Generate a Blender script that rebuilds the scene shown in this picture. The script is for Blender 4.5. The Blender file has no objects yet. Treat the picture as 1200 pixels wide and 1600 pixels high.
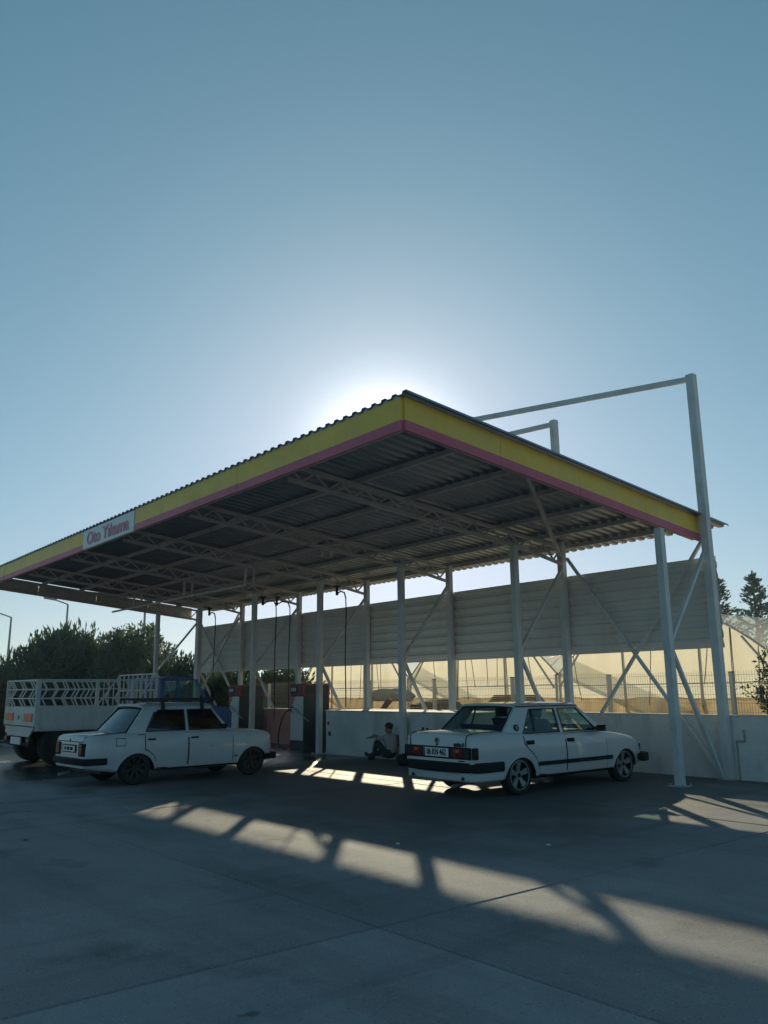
import bpy, bmesh, math, random
from mathutils import Vector, Matrix, noise as mnoise
random.seed(7)
SC = bpy.context.scene
COL = SC.collection
R = math.radians

# ---------------------------------------------------------------- camera
cd = bpy.data.cameras.new('camera'); cam = bpy.data.objects.new('camera', cd); COL.objects.link(cam)
cd.sensor_fit = 'VERTICAL'; cd.sensor_height = 36.0; cd.sensor_width = 27.0
cd.lens = 1265.04 / 1600 * 36.0
cd.clip_start = 0.1; cd.clip_end = 6000
rv = Vector((0.6389309, 0.76921297, -0.00887142)); uv_ = Vector((0.17188999, -0.13151712, 0.97629764)); fv = Vector((-0.74981407, 0.62531164, 0.21625036))
m = Matrix((rv, uv_, -fv)).transposed().to_4x4()
m.translation = Vector((6.884, -12.952, 1.428))
cam.matrix_world = m
SC.camera = cam

# ---------------------------------------------------------------- light
SUN_EL, SUN_AZ = 16.35, -50.0          # azimuth from +Y towards +X
w = bpy.data.worlds.new('World'); SC.world = w; w.use_nodes = True
wn = w.node_tree; wn.nodes.clear()
sky = wn.nodes.new('ShaderNodeTexSky'); sky.sky_type = 'NISHITA'; sky.sun_disc = False
sky.sun_elevation = R(SUN_EL); sky.sun_rotation = R(SUN_AZ)
sky.air_density = 1.0; sky.dust_density = 0.4; sky.ozone_density = 2.0; sky.altitude = 0
def vmath(op, v0=None, v1=None, v2=None):
    n_ = wn.nodes.new('ShaderNodeVectorMath'); n_.operation = op
    for k_, v_ in enumerate((v0, v1, v2)):
        if v_ is None: continue
        if isinstance(v_, tuple): n_.inputs[k_].default_value = v_
        else: wn.links.new(v_, n_.inputs[k_])
    return n_.outputs[0]
num = vmath('MULTIPLY', sky.outputs[0], (.0840, .1380, .1130))
den = vmath('MULTIPLY_ADD', sky.outputs[0], (.066, .127, .050), (1.0, 1.0, 1.0))
skyc = vmath('DIVIDE', num, den)
skyc = vmath('SCALE', skyc); skyc.node.inputs['Scale'].default_value = 1 / .145
# bright aureole of the low sun
wg = wn.nodes.new('ShaderNodeTexCoord'); vd = wn.nodes.new('ShaderNodeVectorMath'); vd.operation = 'DOT_PRODUCT'
vd.inputs[1].default_value = (math.sin(R(SUN_AZ)) * math.cos(R(SUN_EL)), math.cos(R(SUN_AZ)) * math.cos(R(SUN_EL)), math.sin(R(SUN_EL)))
wn.links.new(wg.outputs['Generated'], vd.inputs[0])
mxx = wn.nodes.new('ShaderNodeMath'); mxx.operation = 'MAXIMUM'; mxx.inputs[1].default_value = 0; wn.links.new(vd.outputs['Value'], mxx.inputs[0])
def lobe(n, k):
    p = wn.nodes.new('ShaderNodeMath'); p.operation = 'POWER'; p.inputs[1].default_value = n; wn.links.new(mxx.outputs[0], p.inputs[0])
    q = wn.nodes.new('ShaderNodeMath'); q.operation = 'MULTIPLY'; q.inputs[1].default_value = k; wn.links.new(p.outputs[0], q.inputs[0]); return q
l1, l2 = lobe(430, 11.0), lobe(90, 1.25)
la = wn.nodes.new('ShaderNodeMath'); la.operation = 'ADD'; wn.links.new(l1.outputs[0], la.inputs[0]); wn.links.new(l2.outputs[0], la.inputs[1])
gc = wn.nodes.new('ShaderNodeMixRGB'); gc.blend_type = 'MULTIPLY'; gc.inputs[0].default_value = 1; gc.inputs[2].default_value = (1.0, .92, .82, 1); wn.links.new(la.outputs[0], gc.inputs[1])
ad = wn.nodes.new('ShaderNodeMixRGB'); ad.blend_type = 'ADD'; ad.inputs[0].default_value = 1
bg = wn.nodes.new('ShaderNodeBackground'); bg.inputs[1].default_value = 0.145
wo = wn.nodes.new('ShaderNodeOutputWorld')
wn.links.new(skyc, ad.inputs[1]); wn.links.new(gc.outputs[0], ad.inputs[2])
wn.links.new(ad.outputs[0], bg.inputs[0]); wn.links.new(bg.outputs[0], wo.inputs[0])
sl = bpy.data.lights.new('sun', 'SUN'); sun = bpy.data.objects.new('sun', sl); COL.objects.link(sun)
sl.energy = 5.0; sl.angle = R(0.53); sl.color = (1.0, 0.90, 0.64)
sd = Vector((math.sin(R(SUN_AZ)) * math.cos(R(SUN_EL)), math.cos(R(SUN_AZ)) * math.cos(R(SUN_EL)), math.sin(R(SUN_EL))))
sun.rotation_euler = sd.to_track_quat('Z', 'Y').to_euler(); sun.location = (-20, 15, 30)
SC.view_settings.view_transform = 'Standard'; SC.view_settings.look = 'None'
SC.view_settings.gamma = 1; SC.view_settings.use_curve_mapping = False
SC.view_settings.exposure = 0.0
SC.cycles.max_bounces = 8; SC.cycles.diffuse_bounces = 3; SC.cycles.transparent_max_bounces = 16
SC.cycles.use_denoising = True

# ---------------------------------------------------------------- materials
MATS = {}
def mat(name, col, rough=.6, metal=0., var=.12, scale=3., bump=0., bscale=60., spec=.5, dirt=None, dirt_amt=.35, dscale=1.2, coat=0.):
    if name in MATS: return MATS[name]
    M = bpy.data.materials.new(name); M.use_nodes = True; N = M.node_tree.nodes; L = M.node_tree.links
    b = N['Principled BSDF']
    b.inputs['Roughness'].default_value = rough; b.inputs['Metallic'].default_value = metal
    b.inputs['Specular IOR Level'].default_value = spec
    if coat: b.inputs['Coat Weight'].default_value = coat; b.inputs['Coat Roughness'].default_value = .06
    tc = N.new('ShaderNodeTexCoord')
    n = N.new('ShaderNodeTexNoise'); n.inputs['Scale'].default_value = scale; n.inputs['Detail'].default_value = 6; n.inputs['Roughness'].default_value = .62
    L.new(tc.outputs['Object'], n.inputs['Vector'])
    mx = N.new('ShaderNodeMixRGB'); mr = N.new('ShaderNodeMapRange')
    mr.inputs[1].default_value = .3; mr.inputs[2].default_value = .7
    L.new(n.outputs['Fac'], mr.inputs[0]); L.new(mr.outputs[0], mx.inputs[0])
    mx.inputs[1].default_value = (*[c * (1 - var) for c in col], 1); mx.inputs[2].default_value = (*[min(1, c * (1 + var)) for c in col], 1)
    out = mx.outputs[0]
    if dirt:
        n2 = N.new('ShaderNodeTexNoise'); n2.inputs['Scale'].default_value = dscale; n2.inputs['Detail'].default_value = 8; n2.inputs['Roughness'].default_value = .7
        mp = N.new('ShaderNodeMapping'); mp.inputs['Scale'].default_value = (1, 1, .35)
        L.new(tc.outputs['Object'], mp.inputs[0]); L.new(mp.outputs[0], n2.inputs['Vector'])
        r2 = N.new('ShaderNodeMapRange'); r2.inputs[1].default_value = .5; r2.inputs[2].default_value = .72; r2.inputs[4].default_value = dirt_amt
        L.new(n2.outputs['Fac'], r2.inputs[0])
        m2 = N.new('ShaderNodeMixRGB'); L.new(r2.outputs[0], m2.inputs[0]); L.new(out, m2.inputs[1]); m2.inputs[2].default_value = (*dirt, 1)
        out = m2.outputs[0]
    L.new(out, b.inputs['Base Color'])
    if bump:
        nb = N.new('ShaderNodeTexNoise'); nb.inputs['Scale'].default_value = bscale; nb.inputs['Detail'].default_value = 4
        L.new(tc.outputs['Object'], nb.inputs['Vector'])
        bp = N.new('ShaderNodeBump'); bp.inputs['Strength'].default_value = bump; bp.inputs['Distance'].default_value = .02
        L.new(nb.outputs['Fac'], bp.inputs['Height']); L.new(bp.outputs[0], b.inputs['Normal'])
    MATS[name] = M
    return M

def glass_mat(name, tint_, gloss=.12):
    M = bpy.data.materials.new(name); M.use_nodes = True; N = M.node_tree.nodes; L = M.node_tree.links; N.clear()
    o = N.new('ShaderNodeOutputMaterial'); t = N.new('ShaderNodeBsdfTransparent'); t.inputs[0].default_value = (*tint_, 1)
    g = N.new('ShaderNodeBsdfGlossy'); g.inputs['Roughness'].default_value = .02; g.inputs[0].default_value = (.95, .95, .95, 1)
    lw = N.new('ShaderNodeLayerWeight'); lw.inputs[0].default_value = .5
    pw = N.new('ShaderNodeMath'); pw.operation = 'POWER'; pw.inputs[1].default_value = 4.5; L.new(lw.outputs['Facing'], pw.inputs[0])
    a = N.new('ShaderNodeMath'); a.operation = 'MULTIPLY_ADD'; a.inputs[1].default_value = .8; a.inputs[2].default_value = gloss
    L.new(pw.outputs[0], a.inputs[0])
    mx = N.new('ShaderNodeMixShader'); L.new(a.outputs[0], mx.inputs[0]); L.new(t.outputs[0], mx.inputs[1]); L.new(g.outputs[0], mx.inputs[2]); L.new(mx.outputs[0], o.inputs[0])
    MATS[name] = M; return M

def film_mat(name, col, clear=.25, trans=.7, dirtcol=(.42, .33, .2), dirt_amt=.5, fwd=.0):
    M = bpy.data.materials.new(name); M.use_nodes = True; N = M.node_tree.nodes; L = M.node_tree.links; N.clear()
    o = N.new('ShaderNodeOutputMaterial')
    tc = N.new('ShaderNodeTexCoord'); n = N.new('ShaderNodeTexNoise'); n.inputs['Scale'].default_value = 1.1; n.inputs['Detail'].default_value = 7
    mp = N.new('ShaderNodeMapping'); mp.inputs['Scale'].default_value = (1.6, 1.6, .5); L.new(tc.outputs['Object'], mp.inputs[0]); L.new(mp.outputs[0], n.inputs['Vector'])
    r = N.new('ShaderNodeMapRange'); r.inputs[1].default_value = .42; r.inputs[2].default_value = .75; r.inputs[4].default_value = dirt_amt; L.new(n.outputs['Fac'], r.inputs[0])
    c = N.new('ShaderNodeMixRGB'); L.new(r.outputs[0], c.inputs[0]); c.inputs[1].default_value = (*col, 1); c.inputs[2].default_value = (*dirtcol, 1)
    d = N.new('ShaderNodeBsdfDiffuse'); t = N.new('ShaderNodeBsdfTranslucent'); p = N.new('ShaderNodeBsdfTransparent'); g = N.new('ShaderNodeBsdfGlossy'); g.inputs['Roughness'].default_value = .25
    for q in (d, t): L.new(c.outputs[0], q.inputs[0])
    p.inputs[0].default_value = (.98, .96, .91, 1)
    m1 = N.new('ShaderNodeMixShader'); m1.inputs[0].default_value = trans; L.new(d.outputs[0], m1.inputs[1]); L.new(t.outputs[0], m1.inputs[2])
    m2 = N.new('ShaderNodeMixShader'); m2.inputs[0].default_value = clear; L.new(m1.outputs[0], m2.inputs[1]); L.new(p.outputs[0], m2.inputs[2])
    rf = N.new('ShaderNodeBsdfRefraction'); rf.inputs['IOR'].default_value = 1.03; rf.inputs['Roughness'].default_value = .72; L.new(c.outputs[0], rf.inputs[0])
    m4 = N.new('ShaderNodeMixShader'); m4.inputs[0].default_value = fwd; L.new(m2.outputs[0], m4.inputs[1]); L.new(rf.outputs[0], m4.inputs[2])
    m3 = N.new('ShaderNodeMixShader'); m3.inputs[0].default_value = .04; L.new(m4.outputs[0], m3.inputs[1]); L.new(g.outputs[0], m3.inputs[2])
    L.new(m3.outputs[0], o.inputs[0]); MATS[name] = M; return M

def leaf_mat(name, col):
    M = bpy.data.materials.new(name); M.use_nodes = True; N = M.node_tree.nodes; L = M.node_tree.links; N.clear()
    o = N.new('ShaderNodeOutputMaterial'); d = N.new('ShaderNodeBsdfPrincipled'); t = N.new('ShaderNodeBsdfTranslucent')
    tc = N.new('ShaderNodeTexCoord'); n = N.new('ShaderNodeTexNoise'); n.inputs['Scale'].default_value = 1.3; n.inputs['Detail'].default_value = 4; L.new(tc.outputs['Object'], n.inputs['Vector'])
    c = N.new('ShaderNodeMixRGB'); c.inputs[1].default_value = (*[q * .6 for q in col], 1); c.inputs[2].default_value = (*[q * 1.4 for q in col], 1); L.new(n.outputs['Fac'], c.inputs[0])
    L.new(c.outputs[0], d.inputs['Base Color']); L.new(c.outputs[0], t.inputs[0]); d.inputs['Roughness'].default_value = .55
    x = N.new('ShaderNodeMixShader'); x.inputs[0].default_value = .3; L.new(d.outputs[0], x.inputs[1]); L.new(t.outputs[0], x.inputs[2]); L.new(x.outputs[0], o.inputs[0])
    MATS[name] = M; return M

WHITE = mat('white_steel_paint', (.62, .63, .63), .45, var=.07, dirt=(.34, .22, .14), dirt_amt=.5, dscale=3.2)
TRUSSM = mat('truss_paint', (.54, .52, .51), .5, var=.08, dirt=(.35, .25, .18), dirt_amt=.4, dscale=3)
ROOFM = mat('roof_sheet_metal', (.24, .275, .33), .38, metal=.75, var=.12, scale=2.5, dirt=(.25, .2, .16), dirt_amt=.35, dscale=1.4)
CLADM = mat('cladding_sheet', (.68, .66, .63), .45, var=.06, scale=1.2, dirt=(.4, .33, .26), dirt_amt=.35)
YEL = mat('yellow_fascia', (.86, .57, .10), .45, var=.10, scale=1.5, dirt=(.5, .42, .25), dirt_amt=.35)
PINK = mat('red_fascia', (.64, .13, .20), .45, var=.10, scale=1.5, dirt=(.45, .2, .2), dirt_amt=.3)
FLASH = mat('grey_flashing', (.50, .52, .52), .4, metal=.4, var=.08)
SIGNW = mat('white_sign_face', (.78, .80, .80), .4, var=.04)
SIGNR = mat('red_sign_letters', (.62, .28, .36), .5, var=.05)
WALLM = mat('white_rendered_wall', (.66, .66, .64), .8, var=.14, scale=1.3, bump=.45, bscale=22, dirt=(.27, .25, .21), dirt_amt=.8, dscale=.9)
CAPM = mat('wall_top_concrete', (.62, .60, .56), .85, var=.15, scale=3, bump=.4, bscale=30)
PINKW = mat('faded_red_wall', (.58, .26, .24), .8, var=.18, scale=1.3, bump=.3, bscale=25, dirt=(.6, .5, .45), dirt_amt=.5)
EARTH = mat('dry_earth', (.56, .43, .27), .95, var=.3, scale=1.2, bump=.8, bscale=14)
DARKEARTH = mat('dark_soil', (.10, .075, .05), .95, var=.35, scale=3, bump=.8, bscale=12)
FENCEM = mat('fence_wire', (.42, .40, .34), .5, metal=.4)
POSTM = mat('fence_post', (.52, .50, .45), .6, metal=.2)
BLACK = mat('black_rubber', (.018, .018, .02), .55, var=.2)
TYRE = mat('tyre_rubber', (.02, .02, .021), .8, var=.25, scale=8, dirt=(.09, .075, .055), dirt_amt=.6, dscale=5)
BPLAST = mat('black_plastic', (.014, .015, .017), .75, var=.2, spec=.3)
CARW = mat('white_car_paint', (.54, .55, .56), .22, var=.03, scale=2, coat=.6, dirt=(.42, .38, .32), dirt_amt=.22, dscale=2.2)
CARW2 = mat('aged_white_car_paint', (.54, .56, .57), .3, var=.05, scale=2, coat=.4, dirt=(.36, .32, .26), dirt_amt=.35, dscale=2.6)
CHROME = mat('alloy', (.30, .31, .32), .35, metal=.35, var=.1)
STEELW = mat('brown_steel_wheel', (.05, .042, .036), .5, metal=.4, var=.2)
REDL = mat('red_lens', (.13, .010, .012), .15, var=.2, scale=20)
ORL = mat('orange_red_lens', (.75, .12, .06), .2, var=.2, scale=20)
PLATE = mat('plate_white', (.75, .75, .73), .4, var=.04)
SEAT = mat('blue_seat_cloth', (.05, .08, .14), .9, var=.2)
INTER = mat('dark_interior', (.03, .03, .035), .8, var=.2)
GLASS = glass_mat('car_glass', (.84, .91, .89), .04)
GLASSD = glass_mat('dark_car_glass', (.40, .47, .52), .09)
TRUCKW = mat('white_truck_paint', (.55, .56, .56), .45, var=.06, dirt=(.36, .29, .22), dirt_amt=.5, dscale=2.2)
BLUE = mat('blue_cab_paint', (.02, .085, .27), .35, var=.1, coat=.3)
MACHR = mat('red_machine_paint', (.30, .045, .06), .45, var=.12)
MACHW = mat('white_machine_panel', (.66, .68, .70), .4, var=.05, dirt=(.4, .36, .32), dirt_amt=.35)
MACHD = mat('dark_machine_side', (.035, .04, .05), .5, var=.15)
STEEL = mat('galvanised_steel', (.45, .46, .47), .4, metal=.8, var=.12)
LAMPM = mat('lamp_post_grey', (.30, .32, .33), .5, metal=.5)
BARK = mat('bark', (.10, .075, .05), .9, var=.3, scale=8, bump=.5)
HILL = mat('hill_scrub', (.12, .14, .10), .95, var=.15, scale=.01)
SKIN = mat('skin', (.27, .15, .11), .6, var=.08)
HAIR = mat('dark_hair', (.018, .014, .012), .7, var=.2)
SHIRT = mat('pale_shirt', (.36, .33, .34), .85, var=.08, scale=10)
TROUS = mat('dark_trousers', (.025, .032, .045), .85, var=.2, scale=10)
WOOD = mat('weathered_wood', (.22, .15, .09), .85, var=.25, scale=6)
TARP = mat('dusty_tarp', (.30, .27, .23), .7, var=.3, scale=4)
FILM = film_mat('greenhouse_film', (.98, .90, .74), clear=.12, trans=.97, dirt_amt=.15, fwd=.0)
ROOFFILM = film_mat('greenhouse_roof_film', (.90, .88, .82), clear=.66, trans=.7, dirt_amt=.02)
SKIRT = film_mat('muddy_film_skirt', (.66, .50, .29), clear=.08, trans=.8, dirtcol=(.24, .16, .09), dirt_amt=.8)
ROPE = mat('grey_rope', (.28, .23, .16), .8)

# ---------------------------------------------------------------- mesh helpers
class MB:
    def __init__(s): s.v = []; s.f = []; s.m = []
    def add(s, vs, fs, mi=0):
        o = len(s.v); s.v += [tuple(v) for v in vs]; s.f += [tuple(i + o for i in f) for f in fs]; s.m += [mi] * len(fs)
    def box(s, c, d, rot=None, mi=0):
        x, y, z = (q / 2 for q in d); vs = [Vector((a * x, b * y, e * z)) for a in (-1, 1) for b in (-1, 1) for e in (-1, 1)]
        if rot: vs = [rot @ v for v in vs]
        vs = [v + Vector(c) for v in vs]
        s.add(vs, [(0, 1, 3, 2), (4, 6, 7, 5), (0, 4, 5, 1), (2, 3, 7, 6), (0, 2, 6, 4), (1, 5, 7, 3)], mi)
    def bb(s, a, b, mi=0): s.box([(p + q) / 2 for p, q in zip(a, b)], [abs(q - p) for p, q in zip(a, b)], mi=mi)
    def bar(s, a, b, w_, h=None, up=(0, 0, 1), mi=0):
        a = Vector(a); b = Vector(b); h = h or w_; d = (b - a).normalized(); u = Vector(up)
        if abs(d.dot(u)) > .98: u = Vector((0, 1, 0))
        r = d.cross(u).normalized(); u = r.cross(d)
        vs = [p + r * (i * w_ / 2) + u * (j * h / 2) for p in (a, b) for i, j in ((-1, -1), (1, -1), (1, 1), (-1, 1))]
        s.add(vs, [(3, 2, 1, 0), (4, 5, 6, 7)] + [(i, (i + 1) % 4, 4 + (i + 1) % 4, 4 + i) for i in range(4)], mi)
    def tube(s, pts, r, n=8, mi=0, caps=True):
        pts = [Vector(p) for p in pts]; rr = r if isinstance(r, (list, tuple)) else [r] * len(pts); o = len(s.v); ref = None
        for i, p in enumerate(pts):
            d = (pts[min(i + 1, len(pts) - 1)] - pts[max(i - 1, 0)]).normalized()
            if ref is None: ref = Vector((0, 0, 1)) if abs(d.z) < .9 else Vector((1, 0, 0))
            a = (ref - d * ref.dot(d)).normalized(); ref = a; b = d.cross(a)
            s.v += [tuple(p + (a * math.cos(t) + b * math.sin(t)) * rr[i]) for t in (2 * math.pi * k / n for k in range(n))]
        for i in range(len(pts) - 1):
            for k in range(n):
                s.f.append((o + i * n + k, o + i * n + (k + 1) % n, o + (i + 1) * n + (k + 1) % n, o + (i + 1) * n + k)); s.m.append(mi)
        if caps:
            s.f.append(tuple(o + k for k in reversed(range(n)))); s.f.append(tuple(o + (len(pts) - 1) * n + k for k in range(n))); s.m += [mi, mi]
    def cyl(s, a, b, r, n=20, mi=0): s.tube([a, b], r, n, mi)
    def loft(s, rings, mi=0, caps=True, closed=True):
        o = len(s.v); n = len(rings[0])
        for r in rings: s.v += [tuple(p) for p in r]
        for i in range(len(rings) - 1):
            for k in range(n if closed else n - 1):
                s.f.append((o + i * n + k, o + i * n + (k + 1) % n, o + (i + 1) * n + (k + 1) % n, o + (i + 1) * n + k)); s.m.append(mi)
        if caps: s.f.append(tuple(o + k for k in reversed(range(n)))); s.f.append(tuple(o + (len(rings) - 1) * n + k for k in range(n))); s.m += [mi, mi]
    def prism(s, poly, off, mi=0):
        # poly: list of 3D points (planar), off: extrusion vector
        o = len(s.v); n = len(poly); off = Vector(off)
        s.v += [tuple(Vector(p)) for p in poly] + [tuple(Vector(p) + off) for p in poly]
        s.f += [tuple(o + k for k in reversed(range(n))), tuple(o + n + k for k in range(n))] + [(o + k, o + (k + 1) % n, o + n + (k + 1) % n, o + n + k) for k in range(n)]
        s.m += [mi] * (n + 2)
    def sphere(s, c, r, n=12, k=8, mi=0):
        r = r if isinstance(r, (tuple, list)) else (r, r, r); rings = []
        for i in range(1, k):
            t = math.pi * i / k
            rings.append([(c[0] + r[0] * math.sin(t) * math.cos(2 * math.pi * j / n), c[1] + r[1] * math.sin(t) * math.sin(2 * math.pi * j / n), c[2] - r[2] * math.cos(t)) for j in range(n)])
        s.loft(rings, mi)
    def mesh(s, name, mats, smooth=False):
        me = bpy.data.meshes.new(name); me.from_pydata(s.v, [], s.f)
        for q in (mats if isinstance(mats, (list, tuple)) else [mats]): me.materials.append(q)
        me.polygons.foreach_set('material_index', s.m)
        bm = bmesh.new(); bm.from_mesh(me); bmesh.ops.recalc_face_normals(bm, faces=bm.faces); bm.to_mesh(me); bm.free()
        if smooth: me.polygons.foreach_set('use_smooth', [True] * len(me.polygons)); me.set_sharp_from_angle(angle=R(38))
        me.update(); return me
    def build(s, name, mats, parent=None, smooth=False, bevel=0):
        o = bpy.data.objects.new(name, s.mesh(name, mats, smooth)); COL.objects.link(o)
        if parent: o.parent = parent
        if bevel: bevel_obj(o, bevel)
        return o

def bake(o):
    dg = bpy.context.evaluated_depsgraph_get(); dg.update()
    me = bpy.data.meshes.new_from_object(o.evaluated_get(dg)); o.modifiers.clear(); old = o.data; o.data = me; return me
def bevel_obj(o, wd, seg=2):
    md = o.modifiers.new('b', 'BEVEL'); md.width = wd; md.segments = seg; md.limit_method = 'ANGLE'; md.angle_limit = R(40)
def tag(o, label=None, cat=None, group=None, kind=None):
    if label: o['label'] = label
    if cat: o['category'] = cat
    if group: o['group'] = group
    if kind: o['kind'] = kind
    return o
def thing(name, label, cat, loc=(0, 0, 0), rz=0, group=None):
    o = bpy.data.objects.new(name, None); COL.objects.link(o); o.location = loc; o.rotation_euler = (0, 0, rz); o.empty_display_size = .2
    return tag(o, label, cat, group)
def inst(me, name, parent, loc=(0, 0, 0), rot=(0, 0, 0), scale=(1, 1, 1)):
    o = bpy.data.objects.new(name, me); COL.objects.link(o); o.parent = parent; o.location = loc; o.rotation_euler = rot; o.scale = scale; return o
def copy_tree(o, parent=None):
    c = o.copy(); COL.objects.link(c)
    if parent: c.parent = parent
    for ch in list(o.children): copy_tree(ch, c)
    return c
def text_mesh(txt, size, depth, material, bold=0.0):
    cu = bpy.data.curves.new('lettering', 'FONT'); cu.body = txt; cu.size = size; cu.extrude = depth; cu.align_x = 'CENTER'; cu.align_y = 'CENTER'; cu.offset = bold
    o = bpy.data.objects.new('lettering', cu); COL.objects.link(o)
    dg = bpy.context.evaluated_depsgraph_get(); dg.update()
    me = bpy.data.meshes.new_from_object(o.evaluated_get(dg)); me.materials.clear(); me.materials.append(material)
    bpy.data.objects.remove(o); return me
def lerp_tab(tab, x):
    if x <= tab[0][0]: return tab[0][1]
    for (a, p), (b, q) in zip(tab, tab[1:]):
        if x <= b:
            t = (x - a) / (b - a); return p + (q - p) * t
    return tab[-1][1]

# ---------------------------------------------------------------- ground
def concrete_mat():
    M = bpy.data.materials.new('worn_concrete'); M.use_nodes = True; N = M.node_tree.nodes; L = M.node_tree.links; b = N['Principled BSDF']
    geo = N.new('ShaderNodeNewGeometry')
    def noise(scale, det=6, rough=.6, vec=None, sc=None):
        n = N.new('ShaderNodeTexNoise'); n.inputs['Scale'].default_value = scale; n.inputs['Detail'].default_value = det; n.inputs['Roughness'].default_value = rough
        if sc:
            mp = N.new('ShaderNodeMapping'); mp.inputs['Scale'].default_value = sc; L.new(geo.outputs['Position'], mp.inputs[0]); L.new(mp.outputs[0], n.inputs['Vector'])
        else: L.new(geo.outputs['Position'], n.inputs['Vector'])
        return n
    def rng(src, a, b_, c=0., d=1.):
        r = N.new('ShaderNodeMapRange'); r.inputs[1].default_value = a; r.inputs[2].default_value = b_; r.inputs[3].default_value = c; r.inputs[4].default_value = d; L.new(src, r.inputs[0]); return r.outputs[0]
    def mixc(f, c1, c2):
        x = N.new('ShaderNodeMixRGB'); L.new(f, x.inputs[0])
        for k, c in ((1, c1), (2, c2)):
            if isinstance(c, tuple): x.inputs[k].default_value = (*c, 1)
            else: L.new(c, x.inputs[k])
        return x.outputs[0]
    big = noise(.35, 8, .65); fine = noise(9, 6, .7); streak = noise(.9, 6, .65, sc=(.25, 1.6, 1)); grain = noise(130, 3, .6)
    c = mixc(rng(big.outputs['Fac'], .35, .65), (.255, .245, .262), (.385, .365, .365))
    c = mixc(rng(streak.outputs['Fac'], .47, .7, 0, .6), c, (.17, .168, .16))
    c = mixc(rng(fine.outputs['Fac'], .55, .8, 0, .35), c, (.50, .48, .43))
    c = mixc(rng(grain.outputs['Fac'], .55, .75, 0, .3), c, (.10, .095, .085))
    oil = noise(.8, 5, .55); c = mixc(rng(oil.outputs['Fac'], .60, .72, 0, .6), c, (.07, .065, .06))
    oi = N.new('ShaderNodeObjectInfo'); tone = rng(oi.outputs['Random'], 0, 1, .94, 1.05)
    sx0 = N.new('ShaderNodeSeparateXYZ'); L.new(geo.outputs['Position'], sx0.inputs[0])
    da = rng(sx0.outputs[0], 2.64, 2.66); db = rng(sx0.outputs[1], -9.505, -9.495, 1, 0)
    dm = N.new('ShaderNodeMath'); dm.operation = 'MULTIPLY'; L.new(da, dm.inputs[0]); L.new(db, dm.inputs[1]); damp = rng(dm.outputs[0], 0, 1, .98, 1.22)
    tm = N.new('ShaderNodeMath'); tm.operation = 'MULTIPLY'; L.new(tone, tm.inputs[0]); L.new(damp, tm.inputs[1])
    hs0 = N.new('ShaderNodeHueSaturation'); L.new(tm.outputs[0], hs0.inputs['Value']); L.new(c, hs0.inputs['Color']); c = hs0.outputs[0]
    spk = noise(38, 3, .7); c = mixc(rng(spk.outputs['Fac'], .58, .70, 0, .6), c, (.10, .10, .095))
    agg = noise(75, 2, .5); c = mixc(rng(agg.outputs['Fac'], .60, .70, 0, .45), c, (.62, .60, .54))
    trk = noise(1.1, 5, .6, sc=(1.5, .12, 1)); c = mixc(rng(trk.outputs['Fac'], .56, .70, 0, .42), c, (.10, .10, .10))
    drip = noise(3.2, 3, .5); c = mixc(rng(drip.outputs['Fac'], .70, .74, 0, .65), c, (.05, .05, .048))
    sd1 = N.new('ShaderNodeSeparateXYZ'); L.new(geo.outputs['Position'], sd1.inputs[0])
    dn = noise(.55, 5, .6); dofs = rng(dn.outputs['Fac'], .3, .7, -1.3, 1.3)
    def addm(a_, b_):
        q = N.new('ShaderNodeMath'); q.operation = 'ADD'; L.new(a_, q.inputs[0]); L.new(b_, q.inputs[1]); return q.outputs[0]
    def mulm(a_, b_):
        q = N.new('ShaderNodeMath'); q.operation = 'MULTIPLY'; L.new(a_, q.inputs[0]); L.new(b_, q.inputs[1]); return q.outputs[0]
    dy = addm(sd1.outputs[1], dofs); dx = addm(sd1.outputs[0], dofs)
    shade_damp = mulm(mulm(rng(dy, -8.6, -6.6), rng(dx, .2, 2.6, 1, 0)), rng(dx, -22, -18))
    c = mixc(rng(shade_damp, 0, 1, 0, .8), c, (.075, .075, .072))  # deep canopy shade painted into the floor colour, together with damp concrete
    # wet area left of the cars
    sx = N.new('ShaderNodeSeparateXYZ'); L.new(geo.outputs['Position'], sx.inputs[0])
    wx = rng(sx.outputs[0], -8.2, -6.9, 1, 0); wy = rng(sx.outputs[1], -10.4, -9.4, 0, 1)
    wm = N.new('ShaderNodeMath'); wm.operation = 'MULTIPLY'; L.new(wx, wm.inputs[0]); L.new(wy, wm.inputs[1])
    wnz = noise(.75, 5, .6, sc=(.45, 1.3, 1)); wet0 = rng(wnz.outputs['Fac'], .34, .44)
    wet = N.new('ShaderNodeMath'); wet.operation = 'MULTIPLY'; L.new(wm.outputs[0], wet.inputs[0]); L.new(wet0, wet.inputs[1])
    c = mixc(wet.outputs[0], c, (.06, .058, .055))
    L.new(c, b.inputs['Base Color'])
    sp = N.new('ShaderNodeMix'); sp.data_type = 'FLOAT'; L.new(wet.outputs[0], sp.inputs[0]); sp.inputs[2].default_value = .26; sp.inputs[3].default_value = .5; L.new(rng(shade_damp, 0, 1, .28, .36), sp.inputs[2]); L.new(sp.outputs[0], b.inputs['Specular IOR Level'])
    ro = N.new('ShaderNodeMix'); ro.data_type = 'FLOAT'; L.new(wet.outputs[0], ro.inputs[0]); L.new(mulm(rng(big.outputs['Fac'], .3, .7, .80, .92), rng(shade_damp, 0, 1, 1, .76)), ro.inputs[2]); ro.inputs[3].default_value = .20
    L.new(ro.outputs[0], b.inputs['Roughness'])
    bp = N.new('ShaderNodeBump'); bp.inputs['Distance'].default_value = .012
    st = N.new('ShaderNodeMix'); st.data_type = 'FLOAT'; L.new(wet.outputs[0], st.inputs[0]); st.inputs[2].default_value = .9; st.inputs[3].default_value = .22; L.new(st.outputs[0], bp.inputs['Strength'])
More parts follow.
